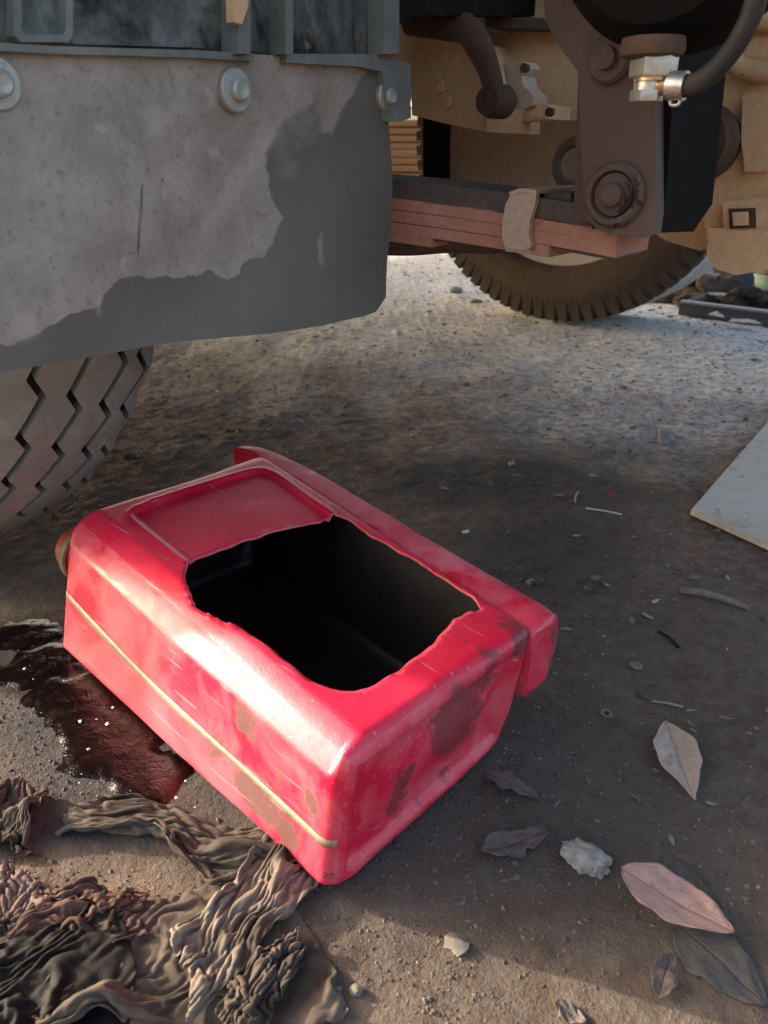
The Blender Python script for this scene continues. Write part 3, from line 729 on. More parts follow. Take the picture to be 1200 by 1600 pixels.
tube('air_hose', [fp(x, y) for x, y in ((1048, 134), (1072, 135), (1098, 124), (1126, 100), (1152, 66), (1172, 28), (1186, -20), (1196, -80))], 0.0058, M['hose'], truck, 14)

# ---- tan castings and plates of the chassis beyond the spring
prism('cross_member', pt([(632, 44), (690, 50), (738, 62), (756, 96), (762, 150), (760, 206), (700, 194), (644, 180), (640, 120)], a=0.80), (-0.02, 0.16, 0), M['tan'], truck, 0.012, 4)
prism('chassis_plate', pt([(540, -60), (940, -60), (940, 190), (860, 186), (740, 196), (700, 150), (640, 120), (560, 100)], a=0.90), (0, 0.03, 0), M['tan'], truck, 0.004)
prism('chassis_flange', pt([(756, 24), (880, 30), (880, 46), (760, 42)], a=0.86), (0, 0.06, 0), M['leaf_dark'], truck, 0.003)
prism('chassis_web', pt([(690, 150), (940, 176), (1080, 190), (1080, 345), (960, 340), (860, 330), (780, 320), (692, 310)], a=1.02), (0, 0.012, 0), M['web'], truck, 0.003)
prism('support_post', pt([(661, 150), (692, 154), (691, 300), (661, 296)], a=1.0), (0, 0.03, 0), M['black'], truck, 0.003)
tube('brake_rod', [on_truck(x, y, a=0.76) for x, y in ((640, 32), (690, 38), (728, 46), (748, 72), (764, 110), (774, 150))], [0.014, 0.014, 0.014, 0.0135, 0.011, 0.010], M['tan_dark'], truck, 12)
lathe('rod_end', [(-0.012, 0.0), (-0.012, 0.013), (0.0, 0.016), (0.02, 0.016), (0.02, 0.0)], M['tan_dark'], truck, on_truck(770, 158, a=0.76), (0, 1, 0), 24)
prism('rod_bracket', pt([(786, 100), (798, 93), (818, 96), (822, 106), (814, 118), (818, 134), (834, 150), (832, 164), (816, 172), (800, 170), (793, 140)], a=0.79), (0, 0.03, 0), M['clip'], truck, 0.003)
prism('rod_bracket', pt([(828, 158), (858, 164), (856, 186), (826, 180)], a=0.80), (0, 0.05, 0), M['tan'], truck, 0.004)
for (px, py) in ((818, 106), (857, 175)):
    lathe('dark_hole_disc', [(0.0, 0.0), (0.0, 0.0042), (0.006, 0.0042), (0.006, 0.0)], M['tan_dark'], truck, on_truck(px, py, a=0.786), (0, 1, 0), 16)  # solid dark disc; the shade inside a hole is painted by its colour
for (px, py) in ((686, 137), (697, 161)):
    lathe('rivet', [(0.0, 0.0065), (-0.003, 0.0055), (-0.005, 0.0), ], M['tan'], truck, on_truck(px, py, a=0.80) + np.array([0.004, -0.001, 0]), (0.4, 1, 0), 16)
# gearbox-like tan casting on the right
gb = prism('cast_housing', pt([(1096, 64), (1110, 20), (1150, -30), (1420, -60), (1420, 392), (1260, 408), (1150, 412), (1112, 396), (1100, 350), (1100, 292), (1112, 262), (1104, 210), (1088, 140)], a=0.86), (-0.01, 0.3, 0), M['tan'], truck, 0.022, 5)
prism('sump_lip', pt([(1106, 356), (1160, 360), (1300, 354), (1420, 354), (1420, 420), (1220, 416), (1196, 422), (1150, 430), (1118, 420), (1104, 398)], a=0.835), (-0.005, 0.2, 0), M['tan'], gb, 0.014, 5)
prism('side_web', pt([(1000, 350), (1052, 356), (1086, 322), (1106, 296), (1118, 372), (1094, 392), (1040, 376)], a=0.90), (0, 0.2, 0), M['tan'], gb, 0.006)
prism('cast_rib', pt([(1160, 150), (1176, 142), (1200, 150), (1200, 268), (1164, 268), (1158, 220)], a=0.845), (0, 0.08, 0), M['tan'], gb, 0.009, 4)
prism('cast_boss', pt([(1128, 316), (1190, 308), (1300, 306), (1300, 362), (1132, 362)], a=0.842), (0, 0.06, 0), M['tan'], gb, 0.005, 4)
prism('dark_pocket_plate', pt([(1138, 326), (1180, 325), (1181, 356), (1140, 357)], a=0.8405), (0, 0.01, 0), M['tan_dark'], gb, 0.002)  # raised dark plate; its colour paints the shade of a recess
prism('square_nut', pt([(1144, 332), (1166, 331), (1167, 352), (1146, 353)], a=0.833), (0, 0.02, 0), M['tan'], gb, 0.002)
tube('cast_ring', [on_truck(x, y, a=0.85) for x, y in ((1210, 36), (1176, 30), (1152, 46), (1144, 80), (1154, 104), (1190, 112), (1230, 104))], 0.009, M['tan'], gb, 12)
lathe('dark_coupling', [(-0.03, 0.0), (-0.03, 0.032), (0.0, 0.036), (0.03, 0.032), (0.06, 0.036), (0.12, 0.036), (0.12, 0.0)], M['tan_dark'], truck, on_truck(1094, 225, a=0.84), (0, 1, 0), 28)

# ---- frame rails, floor and body above everything
box('frame_rail', (-2.5, 0.72, 0.80), (5.4, 0.07, 0.2), M['black'], truck, 0.004)
box('frame_rail', (-2.5, 1.75, 0.80), (5.4, 0.07, 0.2), M['black'], truck, 0.004)
box('sun_blocker', (-2.75, 0.10, 0.62), (2.0, 0.46, 0.74), M['black_peel'], truck, 0.06)  # unseen box added to keep low sun off the ground under the truck
box('truck_bed', (-2.62, 1.24, 1.06), (4.9, 2.5, 0.14), M['bed'], truck, 0.01)
box('shading_cargo_body', (-2.62, 1.24, 2.05), (4.84, 2.44, 1.83), M['bed'], truck, 0.03)  # unseen; made tall so that its shadow covers the ground at right

# ================================================================== THE RED CAN
CA = np.array([-0.0369, 0.3645]); E1 = np.array([-0.7243, 0.6895]); E2 = np.array([0.6895, 0.7243])
can = empty('oil_can', (CA[0], CA[1], 0.0), math.atan2(E1[1], E1[0]))
# in the can's axes: x along the can, y = -E2 (so that x, y, z is right-handed)
tag(can, 'red plastic oil can lying on its side with a jagged hole cut in it', 'oil can')
LEN, WID, HGT, RF = 0.385, 0.215, 0.126, 0.018
RA, RN, RFAR, RT = 0.012, 0.026, 0.005, 0.017    # rounding at the near end, near side, far side, top and bottom
def warp(p):
    """the can is a little skewed: eight corners, straight lines between"""
    s_, u_, w_ = p[..., 0] / LEN, p[..., 1] / WID, p[..., 2] / HGT
    c = {(0, 0, 0): (-0.010, -0.009, 0.0), (1, 0, 0): (0.398, -0.004, 0.001), (0, 1, 0): (-0.006, 0.196, 0.003), (1, 1, 0): (0.392, 0.235, 0.002),
         (0, 0, 1): (-0.017, 0.001, 0.119), (1, 0, 1): (0.404, 0.034, 0.139), (0, 1, 1): (-0.018, 0.200, 0.119), (1, 1, 1): (0.392, 0.262, 0.139)}
    r = 0
    for (i, j, q), v in c.items():
        w = (s_ if i else 1 - s_) * (u_ if j else 1 - u_) * (w_ if q else 1 - w_)
        r = r + w[..., None] * np.array(v)
    return r
HOLE_PX = [(289, 893), (293, 878), (303, 868), (330, 858), (352, 851), (378, 840), (404, 834), (430, 824), (456, 820), (478, 814), (500, 811), (508, 805), (513, 808), (520, 803),
           (532, 806), (552, 816), (580, 838), (600, 846), (622, 862), (648, 872), (668, 888), (690, 898), (706, 909), (726, 919), (733, 930), (742, 936), (752, 952), (742, 955), (733, 954), (722, 964),
           (708, 968), (697, 984), (684, 994), (676, 1008), (655, 1022), (640, 1034), (622, 1049), (600, 1062), (575, 1075), (556, 1081), (535, 1080), (514, 1077), (494, 1068), (470, 1051), (452, 1038), (430, 1017),
           (416, 1009), (398, 993), (378, 982), (362, 974), (336, 960), (316, 950), (304, 940), (297, 926), (291, 910)]
def can_xy(px, py, z):
    p = on_ground(px, py, z)[:2] - CA; return p @ E1, p @ E2
def top_z(s_): return 0.119 + 0.020 * np.clip(s_ / 0.385, 0, 1)
def on_can_top(px, py):
    z = 0.128
    for _ in range(4): s_, u_ = can_xy(px, py, z); z = top_z(s_)
    return s_, u_
HOLE = [on_can_top(*q) for q in HOLE_PX]
HOLE = [(a, min(b, 0.1955 + 0.16 * max(a, 0))) for a, b in HOLE]
PANEL = [on_can_top(*q) for q in ((302, 884), (262, 853), (222, 821), (206, 806), (205, 800), (213, 793), (240, 782), (300, 762), (360, 744), (392, 735), (410, 733), (426, 739), (446, 753), (560, 835), (400, 940))]
def make_can():
    n = (128, 74, 44); idx = {}; V = []; F = []
    def vid(i, j, q):
        key = (i, j, q)
        if key not in idx:
            idx[key] = len(V); V.append((i / n[0] * LEN, j / n[1] * WID, q / n[2] * HGT))
        return idx[key]
    for i in range(n[0]):
        for j in range(n[1]):
            F.append((vid(i, j, 0), vid(i, j + 1, 0), vid(i + 1, j + 1, 0), vid(i + 1, j, 0)))
            F.append((vid(i, j, n[2]), vid(i + 1, j, n[2]), vid(i + 1, j + 1, n[2]), vid(i, j + 1, n[2])))
    for i in range(n[0]):
        for q in range(n[2]):
            F.append((vid(i, 0, q), vid(i + 1, 0, q), vid(i + 1, 0, q + 1), vid(i, 0, q + 1)))
            F.append((vid(i, n[1], q), vid(i, n[1], q + 1), vid(i + 1, n[1], q + 1), vid(i + 1, n[1], q)))
    for j in range(n[1]):
        for q in range(n[2]):
            F.append((vid(0, j, q), vid(0, j, q + 1), vid(0, j + 1, q + 1), vid(0, j + 1, q)))
            F.append((vid(n[0], j, q), vid(n[0], j + 1, q), vid(n[0], j + 1, q + 1), vid(n[0], j, q + 1)))
    V = np.array(V); raw = V.copy()
    D = np.array([LEN, WID, HGT])
    # rounded box: the long upper edges are rounder than the upright ones
    uq = V[:, 1] / WID
    rlo = np.tile([RA, RN, 0.012], (len(V), 1)); rhi = np.tile([RF, RFAR, RT], (len(V), 1))
    rhi[:, 2] = RT + (0.004 - RT) * smooth(0.5, 0.95, uq) + 0.006 * (1 - smooth(0.05, 0.3, uq))
    rhi[:, 1] = RFAR + 0.022 * (1 - smooth(0.05, 0.38, V[:, 2] / HGT))
    inner = np.minimum(np.maximum(V, rlo), D - rhi); d = V - inner
    rad = np.where(d < 0, rlo, rhi); d = d / rad
    L = np.linalg.norm(d, axis=1); on = L > 1e-9
    Nn = np.zeros_like(V); Nn[on] = d[on] / L[on][:, None]
    ch = (d[:, 1] < 0) & (d[:, 2] > 0) & on              # the upper near edge is almost a flat chamfer
    Nc = np.zeros_like(V); Nc[ch] = d[ch] / np.abs(d[ch]).sum(1)[:, None]
    Nn[ch] = 0.35 * Nn[ch] + 0.65 * np.where(np.abs(d[ch, :1]) > 1e-6, Nn[ch], Nc[ch])
    P = inner + Nn * rad
    # the face of a cube edge strip: points on flat faces keep their place
    # bulges and pressed details
    s_, u_, w_ = raw[:, 0] / LEN, raw[:, 1] / WID, raw[:, 2] / HGT
    endA = (raw[:, 0] < 1e-9); endB = raw[:, 0] > LEN - 1e-9; top = raw[:, 2] > HGT - 1e-9; side = raw[:, 1] < 1e-9; far = raw[:, 1] > WID - 1e-9; bot = raw[:, 2] < 1e-9
    ins = np.minimum(np.minimum(u_ * WID, (1 - u_) * WID), np.minimum(w_ * HGT, (1 - w_) * HGT))
    P[:, 0] += np.where(endA, 0.0062 * smooth(0.013, 0.021, ins) - 0.0040 * smooth(0.03, 0.06, ins), 0)
    P[:, 1] -= np.where(side, 0.0030 * np.sin(math.pi * np.clip(s_, 0, 1)) * np.sin(math.pi * w_), 0)
    P[:, 0] += np.where(endB, 0.004 * np.sin(math.pi * u_) * np.sin(math.pi * w_), 0)
    P = warp(P)
    # label panel pressed in the top
    pn = np.array(PANEL)
    dist = np.full(len(P), 9.0)
    for i in range(len(pn)):
        a_, b_ = pn[i], pn[(i + 1) % len(pn)]; ab = b_ - a_
        t_ = np.clip(((P[:, :2] - a_) @ ab) / (ab @ ab), 0, 1); dist = np.minimum(dist, np.hypot(*(P[:, :2] - a_ - t_[:, None] * ab).T))
    inp = inside([tuple(x) for x in pn], P[:, 0], P[:, 1]); sd = np.where(inp, dist, -dist)
    P[:, 2] -= np.where(top, 0.0030 * smooth(-0.0005, 0.0035, sd), 0)
    P[:, 2] += np.where(top, 0.0016 * np.exp(-((sd + 0.002) / 0.0025) ** 2), 0)
    P[:, 2] += np.where(top, 0.0012 * (fbm(P[:, 0] * 14, P[:, 1] * 14, 4, 3) - 0.5), 0)
    P[:, 1] += np.where(side, 0.0016 * (fbm(P[:, 0] * 12, P[:, 2] * 12, 6, 3) - 0.5), 0)
    P[:, 0] += np.where(endA, 0.0030 * (fbm(P[:, 1] * 22, P[:, 2] * 22, 16, 3) - 0.5), 0)
    # wear, in the can's own axes
    x, y, z = P.T
    def spotm(cx, cy, cz, rx, ry, rz): return np.clip(1 - np.sqrt(((x - cx) / rx) ** 2 + ((y - cy) / ry) ** 2 + ((z - cz) / rz) ** 2), 0, 1)
    scuff = np.maximum.reduce([0.95 * spotm(0.065, 0, 0.038, 0.055, 0.05, 0.030), 0.95 * spotm(0.035, 0, 0.028, 0.03, 0.05, 0.022), 0.75 * spotm(0.085, 0, 0.088, 0.025, 0.05, 0.020), 0.80 * spotm(0.012, 0, 0.07, 0.014, 0.04, 0.022),
                               0.5 * spotm(0.12, 0, 0.045, 0.05, 0.05, 0.04), 0.45 * spotm(0.045, 0, 0.07, 0.03, 0.04, 0.03), 0.5 * spotm(0.0, 0, 0.018, 0.02, 0.03, 0.02), 0.55 * spotm(0.0, 0.06, 0.10, 0.02, 0.04, 0.02)]) * 1.35
    grime = np.maximum.reduce([1.0 * spotm(-0.01, 0.120, 0.075, 0.06, 0.045, 0.05), 0.8 * spotm(-0.01, 0.060, 0.045, 0.06, 0.022, 0.04), 1.1 * spotm(-0.012, 0.190, 0.112, 0.03, 0.022, 0.022), 0.7 * spotm(-0.01, 0.15, 0.10, 0.03, 0.03, 0.04),
                               0.5 * spotm(0.23, 0.225, 0.13, 0.02, 0.02, 0.02), 0.4 * spotm(0.0, 0.1, 0.02, 0.03, 0.1, 0.02)]) * 1.25
    dusty = np.where(endA, 0.55, 0.0) + np.where(top, 0.06, 0.0) + np.where(side, 0.62, 0.0) + 0.4 * np.where(far, 1, 0)  # the side value also paints the pale pink wash of sun on that face
    # cut the hole out of the top
    Fk = []
    cen = np.array([P[list(f)].mean(0) for f in F]); ft = np.array([raw[list(f), 2].min() > HGT - 1e-9 for f in F])
    cut = ft & inside(HOLE, cen[:, 0], cen[:, 1])
    Fk = [f for f, c_ in zip(F, cut) if not c_]
    used = {}
    for f in Fk:
        for i in range(4):
            e = tuple(sorted((f[i], f[(i + 1) % 4]))); used[e] = used.get(e, 0) + 1
    bnd = {v for e, c_ in used.items() if c_ == 1 for v in e}
    H = np.array(HOLE)
    for v in bnd:
        best = None
        for i in range(len(H)):
            a_, b_ = H[i], H[(i + 1) % len(H)]; ab = b_ - a_; t_ = np.clip(((P[v, :2] - a_) @ ab) / (ab @ ab), 0, 1); c_ = a_ + t_ * ab
            dd = np.hypot(*(P[v, :2] - c_))
            if best is None or dd < best[0]: best = (dd, c_)
        P[v, :2] = best[1]; P[v, 2] += 0.0008 * math.sin(best[1][0] * 190) + 0.0006 * math.sin(best[1][1] * 260)
    keep = sorted({v for f in Fk for v in f}); remap = {v: i for i, v in enumerate(keep)}
    Fk = [tuple(remap[v] for v in f) for f in Fk]
    P[:, 1] *= -1
    Fk = [f[::-1] for f in Fk]
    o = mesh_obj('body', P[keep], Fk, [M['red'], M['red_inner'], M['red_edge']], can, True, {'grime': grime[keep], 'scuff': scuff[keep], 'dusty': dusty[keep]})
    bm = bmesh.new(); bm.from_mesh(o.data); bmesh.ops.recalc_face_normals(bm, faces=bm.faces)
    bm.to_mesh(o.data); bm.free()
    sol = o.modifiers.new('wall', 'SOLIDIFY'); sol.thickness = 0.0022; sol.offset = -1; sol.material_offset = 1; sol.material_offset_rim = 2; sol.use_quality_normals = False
    return o
body = make_can()

# level strip down the side
def make_stripe():
    V, F = [], []; n = 70
    for i in range(n + 1):
        f_ = i / n; s_ = 0.004 + 0.377 * f_
        zc = 0.048 + 0.010 * f_ + 0.0012 * math.sin(s_ * 20); wd = 0.0032 + 0.0004 * math.sin(s_ * 47)
        for dz in (-wd, wd):
            w_ = (zc + dz) / HGT
            y_ = -0.0030 * math.sin(math.pi * s_ / LEN) * math.sin(math.pi * w_)
            if s_ < RA: y_ += RN * (1 - math.sqrt(max(1 - ((RA - s_) / RA) ** 2, 0)))
            if s_ > LEN - RF: y_ += RN * (1 - math.sqrt(max(1 - ((s_ - LEN + RF) / RF) ** 2, 0)))
            p = warp(np.array([s_, y_, zc + dz])); p[1] += 0.0016 * (fbm(np.array([p[0] * 12]), np.array([p[2] * 12]), 6, 3)[0] - 0.5) - 0.0005
            V.append((p[0], -p[1], p[2]))
    for i in range(n): F.append((2 * i, 2 * i + 1, 2 * i + 3, 2 * i + 2))
    o = mesh_obj('level_stripe', V, F, M['stripe'], can)
    bm = bmesh.new(); bm.from_mesh(o.data); bmesh.ops.recalc_face_normals(bm, faces=bm.faces); bm.to_mesh(o.data); bm.free()
    s = o.modifiers.new('thick', 'SOLIDIFY'); s.thickness = 0.0005; s.offset = 0
make_stripe()

# moulded ledge along the far side
def make_flange():
    st = [  # s, inner u, outer u, top z, bottom z
        (-0.0195, 0.2015, 0.232, 0.1135, 0.060), (-0.017, 0.2010, 0.243, 0.1165, 0.052), (0.0, 0.2012, 0.248, 0.1180, 0.049), (0.06, 0.2080, 0.254, 0.1205, 0.053), (0.13, 0.2165, 0.262, 0.1235, 0.058),
        (0.20, 0.2250, 0.272, 0.1265, 0.066), (0.27, 0.2335, 0.283, 0.129, 0.072), (0.34, 0.2420, 0.291, 0.1310, 0.080), (0.39, 0.2470, 0.292, 0.133, 0.088), (0.425, 0.244, 0.288, 0.1340, 0.096), (0.440, 0.243, 0.277, 0.1335, 0.106), (0.447, 0.243, 0.262, 0.131, 0.116)]
    st = np.array(st); sI = np.concatenate([np.linspace(-0.0195, -0.01, 6), np.linspace(0.0, 0.38, 60), np.linspace(0.386, 0.447, 20)])
    m = 28; V = []
    for s_ in sI:
        ui, uo, zt, zb = [np.interp(s_, st[:, 0], st[:, i]) for i in range(1, 5)]
        for j in range(m):
            th = 2 * math.pi * j / m; cx, cz = math.cos(th), math.sin(th)
            ex = 0.52 if cx > 0 else 0.2
            uu = math.copysign(abs(cx) ** ex, cx); zz = math.copysign(abs(cz) ** ex, cz)
            # the lower outside corner is cut away in a round
            lo = 1 - 0.42 * max(-zz, 0) * max(uu, 0)
            zq = (zt + zb) / 2 + (zt - zb) / 2 * zz; f2 = np.clip(zq / 0.13, 0, 1); f1 = np.clip((s_ + 0.017 * f2) / 0.4, 0, 1.05)
            ui = (0.197 + 0.038 * f1) * (1 - f2) + (0.2 + 0.062 * f1) * f2 - 0.0004
            V.append((s_, (ui + uo) / 2 + (uo - ui) / 2 * (uu * lo if uu > 0 else uu), (zt + zb) / 2 + (zt - zb) / 2 * zz + 0.0012 * (vnoise(np.array([s_ * 40]), np.array([j * 0.5]), 2)[0] - 0.5)))
    V = np.array(V); F = []
    k_ = len(sI)
    for i in range(k_ - 1):
        for j in range(m): F.append((i * m + j, i * m + (j + 1) % m, (i + 1) * m + (j + 1) % m, (i + 1) * m + j))
    F.append(tuple(range(m))); F.append(tuple(range((k_ - 1) * m, k_ * m))[::-1])
    x, y, z = V.T
    dusty = np.where((z > 0.112) & (x > 0.02), 1.0, 0.35); scuff = 0.8 * np.clip(1 - np.hypot((x + 0.02) / 0.02, (y - 0.232) / 0.012), 0, 1)
    grime = 0.5 * np.clip(1 - np.abs(x - 0.0) / 0.02, 0, 1) * (y < 0.2)
    V2 = V.copy(); V2[:, 1] *= -1
    o = mesh_obj('side_ledge', V2, F, M['red'], can, True, {'dusty': dusty, 'scuff': scuff, 'grime': grime}, sharp=50)
    bm = bmesh.new(); bm.from_mesh(o.data); bmesh.ops.recalc_face_normals(bm, faces=bm.faces); bm.to_mesh(o.data); bm.free()
make_flange()
# screw cap on the far end, half turned into the dark
lathe('screw_cap', [(0.0, 0.0), (0.0, 0.024), (0.006, 0.025), (0.026, 0.024), (0.03, 0.02), (0.03, 0.0)], M['cap'], can, (0.402, -0.050, 0.085), (1, 0, 0), 26)
lathe('cap_ring', [(0.0, 0.026), (0.0, 0.029), (0.009, 0.029), (0.009, 0.026)], M['cap_ring'], can, (0.402, -0.050, 0.085), (1, 0, 0), 26, True)

# ================================================================== SPILT OIL
def make_puddle():
    ctr = [(60, 985), (110, 1062), (95, 1020), (150, 1130), (70, 1030), (150, 1090), (210, 1130), (180, 1190), (130, 1160), (60, 1100), (10, 1050), (-40, 1000), (10, 985), (250, 1190), (230, 1230)]
    c0 = on_ground(150, 1115)
    n = 110; xs = np.linspace(-0.17, 0.17, n); X, Y = np.meshgrid(xs + c0[0], xs + c0[1])
    cen = np.array([on_ground(*q)[:2] for q in ctr])
    f = np.zeros_like(X)
    for q in cen: f += np.exp(-(((X - q[0]) ** 2 + (Y - q[1]) ** 2) / 0.030 ** 2))
    f = f + 1.5 * (fbm(X * 40, Y * 40, 12, 5) - 0.5)
    lev = 0.75; m = f > lev
    Z = height(X, Y) - 0.002 + np.clip((f - lev) * 0.006, -0.004, 0.0028) + 0.0012 * (fbm(X * 60, Y * 60, 3, 2) - 0.5) * (f > lev)
    idx = -np.ones(X.shape, int); V = []; F = []
    for i in range(n):
        for j in range(n):
            if f[i, j] > lev - 0.25: idx[i, j] = len(V); V.append((X[i, j], Y[i, j], Z[i, j]))
    for i in range(n - 1):
        for j in range(n - 1):
            q = (idx[i, j], idx[i, j + 1], idx[i + 1, j + 1], idx[i + 1, j])
            if min(q) >= 0: F.append(q)
    tag(mesh_obj('oil_puddle', V, F, M['oil']), 'wet dark red oil puddle on the dirt left of the red can', 'puddle')
    # pale flecks that paint the glints on the oil: one mass
    VV, FF = [], []
    pts = [(140, 1120), (200, 1148), (132, 1240), (160, 1120), (110, 1190), (190, 1255), (80, 1070), (40, 1040), (120, 1095), (230, 1290), (70, 1090), (150, 1210), (285, 1240), (270, 1230)]
    for _ in range(22):
        q = random.choice(pts); p = spot(q[0] + random.gauss(0, 22), q[1] + random.gauss(0, 22), 0.0035); s_ = random.choice([0.0005, 0.0007, 0.001, 0.0016]); b = len(VV)
        for (dx, dy, dz) in ((1, 0, 0), (0, 1, 0.3), (-1, 0, 0), (0, -1, 0.2), (0, 0, 0.8)):
            VV.append((p[0] + s_ * dx * random.uniform(.5, 1.5), p[1] + s_ * dy * random.uniform(.5, 1.5), p[2] + s_ * dz))
        FF += [(b, b + 1, b + 4), (b + 1, b + 2, b + 4), (b + 2, b + 3, b + 4), (b + 3, b, b + 4)]
    o = mesh_obj('glint_flecks', VV, FF, M['fleck'], None, False); o['kind'] = 'stuff'
make_puddle()

# ================================================================== RAGS
# each rag is a square of cloth, pushed together and let settle on a flat floor by the cloth solver, then laid on the dirt
RAGS = [  # centre in the photograph, cloth size, how far it is pushed together, turn, lift, seed, material, label
    ((275, 1305), (0.21, 0.15), (0.88, 0.62), -0.22, 0.000, 3, 'rag_grey', 'dark grey crumpled rag tucked against the red can and the puddle'),
    ((395, 1418), (0.165, 0.135), (0.88, 0.62), 0.80, 0.004, 8, 'rag_tan', 'tan crumpled rag lying at the lowest corner of the red can'),
    ((270, 1510), (0.21, 0.18), (0.86, 0.66), 0.42, 0.001, 15, 'rag_brown', 'brown folded rag nearest the viewer, below the tan rag at the can'),
    ((405, 1540), (0.12, 0.105), (0.74, 0.70), 0.15, 0.003, 5, 'rag_tan2', 'lumpy grey tan rag by the stubby stick, right of the brown folded rag'),
    ((15, 1285), (0.14, 0.14), (0.60, 0.80), 0.30, 0.000, 21, 'rag_brown', 'greyish rag bunched at the left edge below the oil puddle'),
    ((140, 1425), (0.115, 0.085), (0.93, 0.90), 0.15, 0.003, 27, 'rag_red', 'flat reddish brown rag between the grey rag and the dark corner'),
    ((-5, 1415), (0.09, 0.09), (0.72, 0.88), 0.50, 0.004, 33, 'rag_pink', 'pinkish torn rag at the left edge beside the flat reddish rag'),
    ((15, 1565), (0.23, 0.19), (0.66, 0.66), 0.35, 0.006, 39, 'rag_black', 'rag coloured black for the shadow in the bottom left corner')]
def settle_rags(n=50, frames=20):
    pl = bpy.data.meshes.new('bench'); pl.from_pydata([(-1, 99, 0), (9, 99, 0), (9, 101, 0), (-1, 101, 0)], [], [(0, 1, 2, 3)])
    bench = link('bench', pl); bench.modifiers.new('hit', 'COLLISION'); bench.collision.thickness_outer = 0.001; bench.collision.cloth_friction = 40
    tmp = []
    U = np.linspace(-0.5, 0.5, n); X, Y = np.meshgrid(U, U)
    F = [(j * n + i, j * n + i + 1, (j + 1) * n + i + 1, (j + 1) * n + i) for j in range(n - 1) for i in range(n - 1)]
    for q, (ctr, size, comp, turn, lift, seed, m, lab) in enumerate(RAGS):
        def sm(k_, sd):
            return 2 * vnoise((X + 0.5) * (k_ - 1) + 3.3 * sd, (Y + 0.5) * (k_ - 1), sd) - 1
        # corners pulled unevenly, so that no rag stays square
        fx = 1 + 0.22 * sm(3, seed + 6); fy = 1 + 0.22 * sm(3, seed + 7)
        flat = np.stack([(X * size[0] * fx).ravel(), (Y * size[1] * fy).ravel(), np.full(n * n, 0.012)], 1)
        a = flat.copy(); a[:, 0] *= comp[0]; a[:, 1] *= comp[1]
        a[:, 2] += (0.5 + 0.5 * sm(10, seed).ravel()) * 0.008 + (0.5 + 0.5 * sm(5, seed + 1).ravel()) * 0.010
        a[:, 0] += sm(6, seed + 2).ravel() * 0.006; a[:, 1] += sm(6, seed + 3).ravel() * 0.006
        me = bpy.data.meshes.new('cloth'); me.from_pydata(a.tolist(), [], F)
        o = link('cloth', me); o.location = (q * 0.6, 100, 0)
        o.shape_key_add(name='Basis'); rest = o.shape_key_add(name='rest'); rest.data.foreach_set('co', flat.astype(np.float32).ravel()); rest.value = 0
        md = o.modifiers.new('cloth', 'CLOTH'); st = md.settings
        st.rest_shape_key = rest; st.quality = 5; st.mass = 0.05; st.tension_stiffness = 8; st.compression_stiffness = 8
        st.shear_stiffness = 2; st.bending_stiffness = 0.03; st.air_damping = 3
        cs = md.collision_settings; cs.use_self_collision = True; cs.self_distance_min = 0.0015; cs.distance_min = 0.0015; cs.collision_quality = 2; cs.self_friction = 8
        md.point_cache.frame_start = 1; md.point_cache.frame_end = frames
        tmp.append(o)
    for f in range(1, frames + 1): S.frame_set(f)
    dg = bpy.context.evaluated_depsgraph_get(); out = []
    for o in tmp:
        ev = o.evaluated_get(dg); me = ev.to_mesh(); co = np.empty(len(me.vertices) * 3, np.float32); me.vertices.foreach_get('co', co)
        out.append(co.reshape(-1, 3).astype(float)); ev.to_mesh_clear()
    for o in tmp + [bench]:
        me = o.data; bpy.data.objects.remove(o, do_unlink=True); bpy.data.meshes.remove(me)
    S.frame_set(1)
    for co, (ctr, size, comp, turn, lift, seed, m, lab) in zip(out, RAGS):
        c0 = on_ground(*ctr); co = co - [co[:, 0].mean(), co[:, 1].mean(), 0]
        ca, sa = math.cos(turn), math.sin(turn)
        P = np.stack([co[:, 0] * ca - co[:, 1] * sa, co[:, 0] * sa + co[:, 1] * ca, co[:, 2] + lift], 1)
        P[:, 2] += height(P[:, 0] + c0[0], P[:, 1] + c0[1]) - 0.0035
        o = mesh_obj('rag', P, F, M[m]); o.location = (c0[0], c0[1], 0)
        q = o.modifiers.new('thick', 'SOLIDIFY'); q.thickness = 0.0010; q.offset = 0
        q = o.modifiers.new('soft', 'SUBSURF'); q.levels = 1; q.render_levels = 1
        tag(o, lab, 'rag', 'oily rags on the dirt')
settle_rags()

